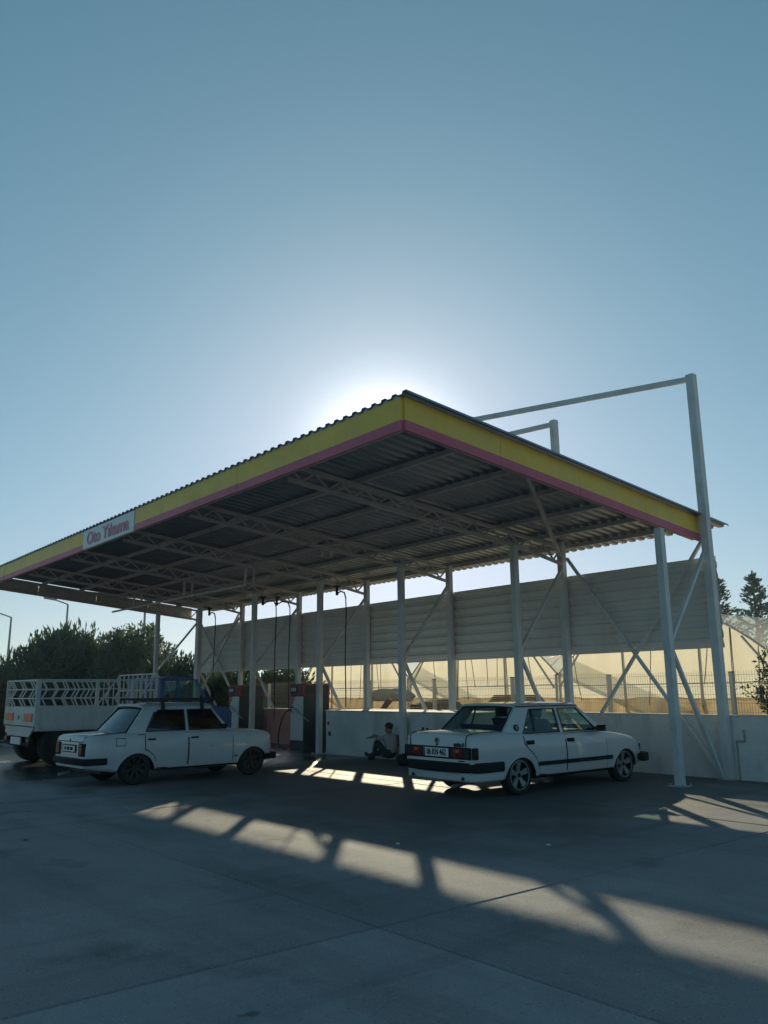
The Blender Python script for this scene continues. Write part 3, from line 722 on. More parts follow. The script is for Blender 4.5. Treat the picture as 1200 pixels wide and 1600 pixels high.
def frange(a, c, n): return [a + (c - a) * i / n for i in range(n + 1)]

# ---- boxy white saloon on the right
PROF = [(0, .90), (.06, .955), (.18, .98), (.42, 1.0), (.66, .996), (.74, .985), (.80, .982), (.90, .965), (.96, .94), (1.0, .895)]
def arch_lips(c, xs_, cz, rad, paint):
    for x in xs_:
        for sd_ in (-1, 1):
            b = MB(); pts = []; t0 = math.asin(max(-1, min(1, (.24 - cz) / rad)))
            for k in range(25):
                t = t0 + (math.pi - 2 * t0) * k / 24; px_, pz = x + (rad + .004) * math.cos(t), cz + (rad + .004) * math.sin(t); pts.append((px_, sd_ * (c.y(px_, max(pz, .25)) + .003), pz))
            b.tube(pts, .010, 6); b.build('arch_lip', paint, c.root, smooth=True)
def saloon():
    W = [(-.93, .645), (-.90, .68), (-.6, .712), (0, .725), (1.2, .735), (2.4, .725), (2.8, .705), (2.95, .68), (3.0, .655)]
    ZT = [(-.93, .775), (-.915, .815), (-.85, .838), (-.5, .852), (-.25, .855), (.1, .83), (.4, .81), (1.8, .79), (2.15, .775), (2.5, .735), (2.85, .675), (2.96, .63), (3.0, .57)]
    ZB = [(-.93, .30), (-.5, .24), (-.3, .20), (2.7, .20), (3.0, .26)]
    cab = dict(zb=.805, zr=1.20, yb=.66, yr=.545, rb=-.33, rt=.12, ft=1.50, fb=2.06, crown=.045)
    c = Car('parked_saloon', 'white saloon with alloy wheels and plate 06 KN 462, parked nose to the wall', (-1.70, -3.93, 0), R(90), CARW, W, ZT, ZB, PROF, cab)
    rt = c.root; WB = 2.50
    bd = c.body((0, WB), .335, [-.93, -.925, -.915, -.88, -.8, -.6, -.4, -.25, -.1, .1, .25, .4, .8, 1.2, 1.6, 1.8, 2.0, 2.15, 2.35, 2.5, 2.7, 2.85, 2.92, 2.96, 2.985, 3.0], .175)
    zb, zt_ = cab['zb'], cab['zr']
    Lx = lambda z, a, b_: a + (b_ - a) * (z - zb) / (zt_ - zb)
    rbx = lambda z: Lx(z, cab['rb'], cab['rt']); fbx = lambda z: Lx(z, cab['fb'], cab['ft'])
    lo, hi = .825, 1.152
    wr = [(.13, lo), (.955, lo), (.945, hi), (.375, hi)]; wf = [(1.04, lo), (1.85, lo), (1.48, hi), (1.02, hi)]
    frames = [('rear_pillar', [[(rbx(zb), zb), (.13, zb), (.13, lo), (.375, hi), (.375, zt_), (rbx(zt_), zt_)]]),
              ('centre_pillar', [[(.955, zb), (1.04, zb), (1.04, lo), (1.02, hi), (.945, hi), (.955, lo)]]),
              ('front_pillar', [[(1.85, zb), (fbx(zb), zb), (fbx(zt_), zt_), (1.48, hi), (1.85, lo)]]),
              ('roof_rail', [[(.375, hi), (1.48, hi), (fbx(zt_), zt_), (.375, zt_)]]),
              ('window_sill', [[(.13, zb), (.955, zb), (.955, lo), (.13, lo)], [(1.04, zb), (1.85, zb), (1.85, lo), (1.04, lo)]])]
    c.cabin(GLASS, dict(frames=frames, glass=[('r', wr), ('f', wf)], rear_glass=GLASS))
    c.interior(SEAT)
    for x0, x1, z0, z1 in ((.11, .965, lo - .012, lo + .005), (1.03, 1.87, lo - .012, lo + .005), (.37, .95, hi - .004, hi + .010), (1.015, 1.49, hi - .004, hi + .010)):
        c.side('window_trim', [(x0, z0), (x1, z0), (x1, z1), (x0, z1)], BLACK, .004, .012)
    for a, d in (((.13, lo), (.375, hi)), ((.953, lo), (.943, hi)), ((1.042, lo), (1.022, hi)), ((1.852, lo), (1.482, hi))):
        c.side('window_trim', [(a[0] - .009, a[1]), (a[0] + .009, a[1]), (d[0] + .009, d[1]), (d[0] - .009, d[1])], BLACK, .004, .012)
    c.side('quarter_bar', [(.385, lo), (.41, lo), (.455, hi), (.43, hi)], BLACK, .0, .014)
    c.side('rain_gutter', [(cab['rt'] - .02, zt_ - .014), (cab['ft'] + .04, zt_ - .014), (cab['ft'] + .02, zt_ + .002), (cab['rt'] - .02, zt_ + .002)], BLACK, .012, .015)
    rear_cols = [(.10, .70, .79), (.16, .63, .79), (.24, .57, .79), (.31, .50, .79), (.36, .40, .79), (.40, .26, .79), (.6, .245, .785), (.99, .245, .782)]
    front_cols = [(1.02, .245, .782)] + [(x, .245, .778) for x in (1.25, 1.5, 1.75, 1.9, 2.0)]
    sc_ = [(x - .014 if i == 0 else x, lo_ - .014, hi_) for i, (x, lo_, hi_) in enumerate(rear_cols)] + [(1.004, .231, .782)]
    c.patch('door_seal', sc_, BLACK, .0035); c.patch('door_seal', [(1.0045, .231, .782)] + [(x, .231, .778) for x in (1.25, 1.5, 1.75, 1.9, 2.014)], BLACK, .0035)
    d1 = c.patch('rear_door', rear_cols, CARW, .007); d2 = c.patch('front_door', front_cols, CARW, .007)
    for d_, x in ((d1, .20), (d2, 1.11)):
        for o, sd_ in zip(d_, (-1, 1)):
            y_ = c.y(x, .70); b = MB(); b.bb((x - .075, sd_ * y_ - .012 + sd_ * .010, .672), (x + .085, sd_ * y_ + .012 + sd_ * .010, .728)); b.bb((x - .055, sd_ * (y_ + .020) - .01, .69), (x + .075, sd_ * (y_ + .020) + .01, .714)); b.build('handle', BPLAST, o, bevel=.006)
    c.patch('side_moulding', [(x, .372, .43) for x in frange(.36, .996, 6)], BPLAST, .016, 2); c.patch('side_moulding', [(x, .372, .43) for x in frange(1.015, 2.13, 8)], BPLAST, .016, 2)
    c.patch('sill', [(x, .202, .242) for x in frange(.33, 2.17, 8)], BPLAST, .008, 2)
    c.patch('crease', [(x, .634, .640) for x in frange(-.85, .02, 8)], CARW, .004, 1)
    arch_lips(c, (0, WB), .175, .335, CARW)
    p = [(-.36, -.735), (-.72, -.735), (-.88, -.70), (-.95, -.62), (-.985, -.35), (-.995, 0), (-.985, .35), (-.95, .62), (-.88, .70), (-.72, .735), (-.36, .735)]
    sweep_bumper(p[::-1], .345, .475, .09).build('rear_bumper', BPLAST, rt, smooth=True)
    p2 = [(-.37, -.715), (-.72, -.712), (-.87, -.68), (-.93, -.60), (-.955, 0), (-.93, .60), (-.87, .68), (-.72, .712), (-.37, .715)]
    sweep_bumper(p2[::-1], .225, .343, .08).build('rear_valance', CARW, rt, smooth=True)
    for y_ in (-.5, .5):
        b = MB(); b.cyl((-.955, y_, .27), (-.93, y_, .27), .022, 10); b.build('tow_eye', BLACK, rt)
    p3 = [(2.82, .735), (2.97, .71), (3.06, .62), (3.09, .3), (3.10, 0), (3.09, -.3), (3.06, -.62), (2.97, -.71), (2.82, -.735)]
    sweep_bumper(p3, .30, .425, .10).build('front_bumper', BPLAST, rt, smooth=True)
    # full-width tail panel wrapping round the corners
    b = MB(); b.prism([(-.945, -.655, .515), (-.945, .655, .515), (-.947, .655, .675), (-.947, -.655, .675)], (.03, 0, 0))
    for sd_ in (-1, 1): b.bb((-.93, sd_ * .66, .518), (-.83, sd_ * .702, .672))
    b.build('tail_panel', BPLAST, rt, bevel=.012)
    for sd_ in (-1, 1):
        for y0, y1, m_ in ((.29, .40, REDL), (.41, .52, REDL), (.53, .635, INTER)):
            b = MB(); b.bb((-.958, sd_ * y0, .535), (-.942, sd_ * y1, .655)); b.build('tail_light', m_, rt, bevel=.006)
        b = MB(); b.bb((-.963, sd_ * .385, .60), (-.95, sd_ * .45, .645)); b.build('tail_light', ORL, rt, bevel=.006)
    b = MB(); b.bb((-.972, -.25, .54), (-.954, .25, .655)); pl = b.build('number_plate', PLATE, rt, bevel=.003)
    b = MB(); b.bb((-.9745, .207, .543), (-.9715, .247, .652)); b.build('plate_band', BLUE, pl)
    me = text_mesh('06 KN 462', .112, .002, BLACK, .0025); inst(me, 'plate_lettering', pl, (-.9745, -.02, .597), (R(90), 0, R(-90)), (.77, 1, 1))
    for sd_ in (-1, 1):
        b = MB(); b.tube([(-.936, sd_ * .56, .68), (-.934, sd_ * .565, .77), (-.918, sd_ * .568, .822), (-.86, sd_ * .57, .846), (-.40, sd_ * .575, .868)], .0075, 5); b.build('boot_seam', BLACK, rt)
    b = MB(); b.cyl((-.93, 0, .755), (-.946, 0, .754), .040, 20); bdg = b.build('badge', STEEL, rt)
    b = MB(); b.cyl((-.945, 0, .754), (-.949, 0, .754), .029, 20); b.build('badge_centre', SEAT, bdg)
    b = MB(); b.cyl((-.93, 0, .698), (-.948, 0, .698), .013, 12); b.build('boot_lock', BLACK, rt)
    me = text_mesh('şahin S', .068, .003, BLACK, .003); inst(me, 'model_lettering', rt, (-.940, -.43, .706), (R(90), 0, R(-90)), (1, 1, 1))
    b = MB(); b.bb((-.945, -.53, .488), (-.936, -.42, .500)); b.build('small_badge', BPLAST, rt)
    for sd_ in (-1, 1):
        zz = .905; t = (zz - zb) / (zt_ - zb); y_ = cab['yb'] + (cab['yr'] - cab['yb']) * t + .018 * math.sin(math.pi * t)
        b = MB(); b.cyl((.01, sd_ * (y_ - .01), zz), (.01, sd_ * (y_ + .008), zz + .003), .046, 20, 0); b.cyl((.01, sd_ * (y_ + .006), zz + .002), (.01, sd_ * (y_ + .011), zz + .003), .026, 16, 1); b.cyl((.01, sd_ * (y_ + .009), zz + .002), (.01, sd_ * (y_ + .013), zz + .003), .016, 16, 0); b.build('pillar_badge', [BPLAST, STEEL], rt)
        b = MB(); b.bar((1.83, sd_ * .65, .85), (1.83, sd_ * .72, .85), .04); b.bb((1.79, sd_ * .71, .80), (1.86, sd_ * .84, .90)); b.build('door_mirror', BPLAST, rt, bevel=.015)
    b = MB(); b.bb((2.975, -.56, .46), (3.015, .56, .57)); b.build('grille', BPLAST, rt)
    for sd_ in (-1, 1):
        b = MB(); b.bb((2.98, sd_ * .36, .465), (3.02, sd_ * .57, .565)); b.build('headlight', PLATE, rt, bevel=.01)
        b = MB(); b.bb((2.94, sd_ * .64, .46), (2.99, sd_ * .672, .56)); b.build('side_lamp', INTER, rt)
        b = MB(); b.tube([(2.13, sd_ * .02, .81), (1.87, sd_ * (.02 + .3), .91)], .008, 5); b.build('wiper', BLACK, rt)
    # pale sunshade lying behind the windscreen
    b = MB()
    for k in range(7): b.bar((1.62 + .02 * (k % 2), -.48 + .14 * k, .86), (1.80, -.36 + .14 * k, .845 + .02 * (k % 3)), .02, .004)
    b.build('sunshade', PLATE, rt)
    b = MB(); b.tube([(-.9, -.33, .17), (-.99, -.33, .16)], .024, 10); b.tube([(-.9, -.33, .17), (-.4, -.31, .19)], .019, 8); b.build('exhaust', STEEL, rt)
    for x in (0, WB):
        for sd_ in (-1, 1): c.wheel(x, sd_ * .60, .268, .175, CHROME, 'alloy')
    b = MB(); b.bar((0, -.55, .27), (0, .55, .27), .1); b.bar((WB, -.55, .27), (WB, .55, .27), .08); b.bb((-.6, -.5, .2), (-.3, .5, .26)); b.build('axle', BLACK, rt)
    return c
sal = saloon()

# ---- old white saloon with roof rack on the left
def old_saloon():
    W = [(-.83, .565), (-.80, .60), (-.7, .635), (-.3, .665), (0, .672), (1.2, .685), (2.1, .68), (2.45, .66), (2.58, .635), (2.63, .60)]
    ZT = [(-.83, .71), (-.815, .752), (-.75, .775), (-.4, .793), (-.1, .80), (.2, .80), (1.7, .785), (2.0, .775), (2.35, .757), (2.55, .735), (2.61, .70), (2.63, .62)]
    ZB = [(-.83, .30), (-.5, .24), (-.2, .20), (2.4, .20), (2.63, .26)]
    cab = dict(zb=.80, zr=1.205, yb=.605, yr=.49, rb=-.17, rt=.16, ft=1.40, fb=1.76, crown=.06)
    az = -3.0; WB = 2.21
    hx, hy = math.sin(R(az)), math.cos(R(az)); lx, ly = -hy, hx; off = .672
    c = Car('old_saloon', 'old white four door saloon with black roof rack and dull wheels beside the truck', (-6.05 + lx * off, -7.36 + ly * off, 0), R(90 - az), CARW2, W, ZT, ZB, PROF, cab)
    rt = c.root
    c.body((0, WB), .33, [-.83, -.825, -.815, -.79, -.75, -.65, -.4, -.2, -.1, 0, .2, .4, .8, 1.2, 1.5, 1.7, 1.9, 2.0, 2.2, 2.35, 2.45, 2.52, 2.56, 2.59, 2.61, 2.62, 2.63], .165)
    zb, zt_ = cab['zb'], cab['zr']
    Lx = lambda z, a, b_: a + (b_ - a) * (z - zb) / (zt_ - zb)
    rbx = lambda z: Lx(z, cab['rb'], cab['rt']); fbx = lambda z: Lx(z, cab['fb'], cab['ft'])
    lo, hi = .822, 1.155
    wr = [(.165, lo), (.875, lo), (.875, hi), (.41, hi), (.33, hi - .035)]; wf = [(.955, lo), (1.64, lo), (1.40, hi), (.945, hi)]
    frames = [('rear_pillar', [[(rbx(zb), zb), (.165, zb), (.165, lo), (.33, hi - .035), (.41, hi), (.41, zt_), (rbx(zt_), zt_)]]),
              ('centre_pillar', [[(.875, zb), (.955, zb), (.955, lo), (.945, hi), (.875, hi), (.875, lo)]]),
              ('front_pillar', [[(1.64, zb), (fbx(zb), zb), (fbx(zt_), zt_), (1.40, hi), (1.64, lo)]]),
              ('roof_rail', [[(.41, hi), (1.40, hi), (fbx(zt_), zt_), (.41, zt_)]]),
              ('window_sill', [[(.165, zb), (.875, zb), (.875, lo), (.165, lo)], [(.955, zb), (1.64, zb), (1.64, lo), (.955, lo)]])]
    c.cabin(GLASSD, dict(frames=frames, glass=[('r', wr), ('f', wf)], rear_glass=GLASSD))
    c.interior(INTER)
    for a, d in (((.16, lo), (.33, hi - .02)), ((.878, lo), (.878, hi)), ((.95, lo), (.94, hi)), ((1.645, lo), (1.405, hi))):
        c.side('window_trim', [(a[0] - .010, a[1]), (a[0] + .010, a[1]), (d[0] + .010, d[1]), (d[0] - .010, d[1])], BLACK, .004, .012)
    for x0, x1, z0, z1 in ((.15, .885, lo - .010, lo + .004), (.945, 1.66, lo - .010, lo + .004), (.37, .885, hi - .004, hi + .008), (.94, 1.41, hi - .004, hi + .008)):
        c.side('window_trim', [(x0, z0), (x1, z0), (x1, z1), (x0, z1)], BLACK, .004, .012)
    c.side('rain_gutter', [(cab['rt'] - .02, zt_ - .014), (cab['ft'] + .03, zt_ - .014), (cab['ft'] + .02, zt_ + .004), (cab['rt'] - .02, zt_ + .004)], CARW2, .014, .02)
    c.patch('side_strip', [(x, .772, .780) for x in (.0, .13)], BPLAST, .006, 1, (-1, 1))
    rear_cols = [(.14, .55, .785), (.20, .52, .785), (.27, .47, .785), (.32, .40, .785), (.36, .255, .785), (.6, .245, .784), (.895, .245, .783)]
    front_cols = [(.925, .245, .783)] + [(x, .245, .779) for x in (1.2, 1.5, 1.65, 1.77)]
    sc_ = [(x - .015 if i == 0 else x, l_ - .015, h_) for i, (x, l_, h_) in enumerate(rear_cols)] + [(.909, .23, .783)]
    c.patch('door_seal', sc_, BLACK, .0035); c.patch('door_seal', [(.9095, .23, .783)] + [(x, .23, .779) for x in (1.2, 1.5, 1.65, 1.785)], BLACK, .0035)
    d1 = c.patch('rear_door', rear_cols, CARW2, .007); d2 = c.patch('front_door', front_cols, CARW2, .007)
    for d_, x in ((d1, .235), (d2, 1.02)):
        for o, sd_ in zip(d_, (-1, 1)):
            y_ = c.y(x, .70); b = MB(); b.bb((x - .065, sd_ * (y_ + .014) - .012, .685), (x + .07, sd_ * (y_ + .014) + .012, .713)); b.build('handle', BPLAST, o, bevel=.005)
    for o in d2[:1]:
        b = MB(); y_ = c.y(1.38, .56); b.cyl((1.36, -y_ + .004, .545), (1.36, -y_ - .014, .545), .016, 12); b.build('round_plug', CHROME, o)
    b = MB(); y_ = c.y(1.85, .38); b.bb((1.81, -y_ - .008, .345), (1.87, -y_ + .004, .365)); b.build('wing_badge', BPLAST, rt)
    c.patch('fuel_flap_seal', [(x, .612, .735) for x in (-.36, -.20)], BPLAST, .0025, 3, (-1,)); c.patch('fuel_flap', [(x, .622, .725) for x in (-.352, -.208)], CARW2, .005, 3, (-1,))
    c.patch('sill', [(x, .202, .235) for x in frange(.33, 1.88, 8)], BPLAST, .003, 2)
    arch_lips(c, (0, WB), .165, .33, CARW2)
    p = [(-.50, -.675), (-.68, -.668), (-.83, -.63), (-.88, -.53), (-.90, 0), (-.88, .53), (-.83, .63), (-.68, .668), (-.50, .675)]
    sweep_bumper(p[::-1], .345, .445, .08).build('rear_bumper', BPLAST, rt, smooth=True)
    p3 = [(2.46, .685), (2.58, .665), (2.68, .56), (2.70, .3), (2.71, 0), (2.70, -.3), (2.68, -.56), (2.58, -.665), (2.46, -.685)]
    sweep_bumper(p3, .265, .365, .09).build('front_bumper', BPLAST, rt, smooth=True)
    for sd_ in (-1, 1):
        b = MB(); b.bb((-.845, sd_ * .36, .475), (-.79, sd_ * .575, .675)); b.build('tail_light_housing', BPLAST, rt, bevel=.012)
        b = MB(); b.bb((-.857, sd_ * .375, .50), (-.84, sd_ * .51, .66)); b.build('tail_light', REDL, rt, bevel=.008)
        b = MB(); b.bb((2.61, sd_ * .30, .46), (2.66, sd_ * .53, .60)); b.build('headlight', PLATE, rt, bevel=.02)
        b = MB(); b.bar((1.58, sd_ * .60, .86), (1.58, sd_ * .66, .87), .03); b.bb((1.56, sd_ * .65, .83), (1.61, sd_ * .76, .905)); b.build('door_mirror', BPLAST, rt, bevel=.012)
    b = MB(); b.bb((-.842, -.26, .525), (-.828, .26, .645)); b.build('plate_surround', BPLAST, rt)
    b = MB(); b.bb((-.850, -.225, .54), (-.841, .225, .63)); pl = b.build('number_plate', PLATE, rt)
    b = MB()
    for y0, y1 in ((.11, .17), (-.03, .07), (-.16, -.06)): b.bb((-.8525, y0, .56), (-.8495, y1, .61))
    b.build('plate_marks', BPLAST, pl)
    b = MB(); b.prism([(-.832, -.02, .70), (-.832, .02, .70), (-.815, 0, .752)], (-.01, 0, 0)); b.build('boot_badge', BPLAST, rt)
    b = MB(); b.tube([(-.834, -.50, .692), (-.842, 0, .694), (-.834, .50, .692)], .006, 5); b.build('boot_seam', BLACK, rt)
    for sd_ in (-1, 1):
        b = MB(); b.tube([(-.832, sd_ * .50, .695), (-.812, sd_ * .515, .763), (-.6, sd_ * .53, .797), (-.22, sd_ * .54, .818)], .006, 5); b.build('boot_seam', BLACK, rt)
        b = MB(); b.tube([(1.86, sd_ * .0 + .02, .81), (1.64, sd_ * .26, .91)], .007, 5); b.build('wiper', BLACK, rt)
    b = MB(); b.bb((2.61, -.29, .47), (2.65, .29, .59)); b.build('grille', BPLAST, rt)
    b = MB(); b.tube([(-.7, .28, .19), (-.87, .28, .17)], .026, 10); b.build('exhaust', STEEL, rt)
    rk = bpy.data.objects.new('roof_rack', None); COL.objects.link(rk); rk.parent = rt; rk.location = (0, 0, 1.235)
    for x in (.48, 1.22):
        b = MB(); b.bar((x, -.55, .065), (x, .55, .065), .04, .03)
        for sd_ in (-1, 1): b.bar((x, sd_ * .50, .06), (x, sd_ * .535, -.04), .06, .035); b.bar((x, sd_ * .535, -.04), (x, sd_ * .548, -.09), .07, .012)
        b.build('cross_bar', BLACK, rk)
    for sd_ in (-1, 1):
        b = MB(); b.bar((.20, sd_ * .50, .095), (1.46, sd_ * .50, .095), .035); b.build('side_rail', BLACK, rk)
    for y_ in (-.25, 0, .25):
        b = MB(); b.bar((.22, y_, .09), (1.44, y_, .09), .025); b.build('rack_slat', BLACK, rk)
    for x in (0, WB):
        for sd_ in (-1, 1): c.wheel(x, sd_ * .565, .268, .155, STEELW, 'steel')
    b = MB(); b.bar((0, -.5, .26), (0, .5, .26), .09); b.bar((WB, -.5, .26), (WB, .5, .26), .08); b.bb((-.5, -.45, .19), (-.25, .45, .25)); b.build('axle', BLACK, rt)
    return c
old = old_saloon()

# ---------------------------------------------------------------- truck
def truck():
    t = thing('pickup_truck', 'small flatbed truck with blue cab and white caged load bed behind the old white saloon', 'truck', (-11.62, -7.6, 0), R(90))
    # x forward, y left; near side is y=-1.07
    L_, hw_ = 2.55, 1.07
    b = MB(); b.bb((0.02, -hw_ + .02, .70), (L_, hw_ - .02, .78)); b.build('load_floor', TRUCKW, t)
    for sd_ in (-1, 1):
        b = MB(); b.bb((.03, sd_ * (hw_ - .03), .74), (L_, sd_ * hw_, 1.15)); p = b.build('side_board', TRUCKW, t)
        for z in (.80, .93, 1.06):
            b = MB(); b.bb((.03, sd_ * hw_, z), (L_, sd_ * (hw_ + .008), z + .012)); b.build('board_rib', TRUCKW, p)
        for x in (.06, L_ * .5, L_ - .04):
            b = MB(); b.bb((x - .03, sd_ * (hw_ + .001), .72), (x + .03, sd_ * (hw_ + .02), 1.16)); b.build('stake', TRUCKW, p)
    b = MB(); b.bb((-.02, -hw_ + .005, .80), (.02, hw_ - .005, 1.15)); tg = b.build('tailgate', TRUCKW, t)
    b = MB(); b.prism([(-.012, -hw_ + .02, .80), (-.012, hw_ - .02, .80), (-.012, hw_ - .35, .58), (-.012, -hw_ + .35, .58)], (.03, 0, 0)); b.build('rear_apron', TRUCKW, t)
    b = MB(); b.tube([(-.022, -hw_ + .02, .79), (-.022, hw_ - .02, .79)], .012, 6); b.build('rust_seam', WOOD, tg)
    for sd_ in (-1, 1):
        b = MB(); b.bb((-.04, sd_ * .38, .89), (-.018, sd_ * .92, 1.05)); b.build('tail_light', ORL, tg, bevel=.008)
    b = MB(); b.cyl((-.02, 0, .96), (-.03, 0, .96), .05, 16); b.build('badge', mat('green_badge', (.05, .25, .18)), tg)
    b = MB(); b.bb((-.06, -.32, .42), (-.03, .32, .56)); b.build('number_plate', PLATE, t)
    b = MB(); b.bb((-.03, -.85, .40), (.06, .85, .46)); b.bb((-.02, -.9, .46), (.04, -.62, .57)); b.bb((-.02, .62, .46), (.04, .9, .57)); b.build('rear_bumper', BPLAST, t)
    for sd_ in (-1, 1):
        b = MB(); b.bb((-.045, sd_ * .66, .48), (-.018, sd_ * .86, .55)); b.build('rear_lamp', REDL, t)
    b = MB()
    for sd_ in (-1, 1): b.bb((.05, sd_ * .35, .56), (4.2, sd_ * .43, .70))
    b.bb((.6, -.42, .58), (.7, .42, .68)); b.bb((1.9, -.42, .58), (2.0, .42, .68)); b.build('chassis', BLACK, t)
    # chevron cage on sides and rear
    z0, z1 = 1.16, 1.72
    def cage(o_, axis, a0, a1, fixed, n, name):
        cg = bpy.data.objects.new(name, None); COL.objects.link(cg); cg.parent = t
        def P(a, z): return (a, fixed, z) if axis == 'x' else (fixed, a, z)
        hs = [z0, z0 + (z1 - z0) / 3, z0 + 2 * (z1 - z0) / 3, z1]
        for k, z in enumerate(hs):
            b = MB(); b.bar(P(a0, z), P(a1, z), .028 if k in (0, 3) else .022); b.build('rail', TRUCKW, cg)
        for a in (a0, a1):
            b = MB(); b.bar(P(a, z0 - .3), P(a, z1 + .015), .045); b.build('post', TRUCKW, cg)
        dx = (a1 - a0) / n
        for k in range(n):
            b = MB(); s_ = .45 * dx
            aL = a0 + (k + .25) * dx
            for r_ in range(3):
                p0 = aL + (s_ if r_ == 1 else 0) * 0; 
                A, B = (aL, aL + s_) if r_ % 2 == 0 else (aL + s_, aL)
                b.bar(P(A, hs[3 - r_]), P(B, hs[2 - r_]), .024)
            b.build('chevron', TRUCKW, cg)
        return cg
    for sd_ in (-1, 1): cage(t, 'x', .04, L_ - .55, sd_ * (hw_ - .02), 9, 'side_cage')
    cage(t, 'y', hw_ - .04, -hw_ + .04, .0, 3, 'rear_cage')
    # headboard rack
    hb = bpy.data.objects.new('headboard', None); COL.objects.link(hb); hb.parent = t
    b = MB()
    for z in (1.18, 1.5, 1.86): b.bar((L_, -hw_ + .02, z), (L_, hw_ - .02, z), .03)
    b.build('rail', TRUCKW, hb)
    for k in range(9):
        y_ = -hw_ + .02 + k * (2 * hw_ - .04) / 8; b = MB(); b.bar((L_, y_, .76), (L_, y_, 1.87), .028 if 0 < k < 8 else .045); b.build('upright', TRUCKW, hb)
    for sd_ in (-1, 1):
        b = MB(); y_ = sd_ * (hw_ - .02)
        for k in range(5): x = L_ - .5 + k * .12; b.bar((x, y_, 1.16), (x, y_, 1.74), .02)
        b.bar((L_ - .52, y_, 1.16), (L_ - .02, y_, 1.84), .024); b.bar((L_ - .52, y_, 1.72), (L_, y_, 1.72), .024); b.build('gusset', TRUCKW, hb)
    # cab
    cx0, cx1 = 2.72, 4.55; chw = .93
    prof_ = [(cx0, .62), (cx0, 1.10), (cx0 + .06, 1.74), (cx0 + .16, 1.80), (cx0 + .78, 1.80), (cx0 + .90, 1.74), (cx0 + 1.20, 1.20), (cx0 + 1.75, 1.10), (cx0 + 1.83, 1.0), (cx0 + 1.83, .62)]
    b = MB()
    # lower cab
    low = [p for p in prof_ if p[1] <= 1.2]
    b.prism([(x, -chw, z) for x, z in [(cx0, .5), (cx0, 1.17), (cx0 + 1.22, 1.17), (cx0 + 1.75, 1.08), (cx0 + 1.83, .98), (cx0 + 1.83, .5)]], (0, 2 * chw, 0)); cl = b.build('cab', BLUE, t, bevel=.04)
    b = MB(); b.prism([(x, -chw + .08, z) for x, z in [(cx0 + .03, 1.72), (cx0 + .10, 1.79), (cx0 + .5, 1.81), (cx0 + .80, 1.79), (cx0 + .9, 1.72)]], (0, 2 * chw - .16, 0)); b.build('cab_roof', BLUE, t, bevel=.02)
    for sd_ in (-1, 1):
        for (xa, xb) in ((cx0 + .02, cx0 + .035), (cx0 + .40, cx0 + .42), (cx0 + 1.17, cx0 + .86)):
            b = MB(); b.bar((xa + .04, sd_ * (chw - .04), 1.16), (xb + .04, sd_ * (chw - .11), 1.74), .09 if xa < cx0 + .3 else .055, .06); b.build('cab_pillar', BLUE, t)
        b = MB(); b.prism([(cx0 + .09, sd_ * (chw - .05), 1.17), (cx0 + .40, sd_ * (chw - .05), 1.17), (cx0 + .42, sd_ * (chw - .11), 1.72), (cx0 + .10, sd_ * (chw - .11), 1.72)], (0, -sd_ * .01, 0)); b.build('side_window', GLASS, t)
        b = MB(); b.prism([(cx0 + .46, sd_ * (chw - .05), 1.17), (cx0 + 1.18, sd_ * (chw - .05), 1.17), (cx0 + .88, sd_ * (chw - .11), 1.72), (cx0 + .47, sd_ * (chw - .11), 1.72)], (0, -sd_ * .01, 0)); b.build('side_window', GLASS, t)
        b = MB(); b.bb((cx0 + .42, sd_ * chw, .56), (cx0 + 1.2, sd_ * (chw + .012), 1.16)); d_ = b.build('door', BLUE, t, bevel=.008)
        b = MB(); b.bb((cx0 + .48, sd_ * (chw + .012), 1.02), (cx0 + .62, sd_ * (chw + .035), 1.05)); b.build('handle', BPLAST, d_)
        b = MB(); b.bar((cx0 + 1.15, sd_ * chw, 1.2), (cx0 + 1.2, sd_ * (chw + .16), 1.3), .025); b.bb((cx0 + 1.17, sd_ * (chw + .12), 1.24), (cx0 + 1.21, sd_ * (chw + .24), 1.48)); b.build('door_mirror', BPLAST, t)
    b = MB(); b.prism([(cx0 + 1.21, -chw + .1, 1.17), (cx0 + 1.21, chw - .1, 1.17), (cx0 + .9, chw - .16, 1.72), (cx0 + .9, -chw + .16, 1.72)], (-.01, 0, -.004)); b.build('windscreen', GLASS, t)
    b = MB(); b.bb((cx0 + .015, -chw + .3, 1.28), (cx0 + .04, chw - .3, 1.64)); b.build('rear_window', GLASSD, t)
    b = MB(); b.bb((cx0 + .0, -chw + .06, 1.64), (cx0 + .05, chw - .06, 1.74)); b.bb((cx0 + .0, -chw + .06, 1.15), (cx0 + .05, chw - .06, 1.28)); b.bb((cx0, -chw + .04, 1.28), (cx0 + .05, -chw + .3, 1.64)); b.bb((cx0, chw - .3, 1.28), (cx0 + .05, chw - .04, 1.64)); b.build('cab_back', BLUE, t)
    for y_ in (-.42, .42):
        b = MB(); b.bb((cx0 + .22, y_ - .22, 1.1), (cx0 + .34, y_ + .22, 1.52)); b.build('seat', INTER, t, bevel=.04)
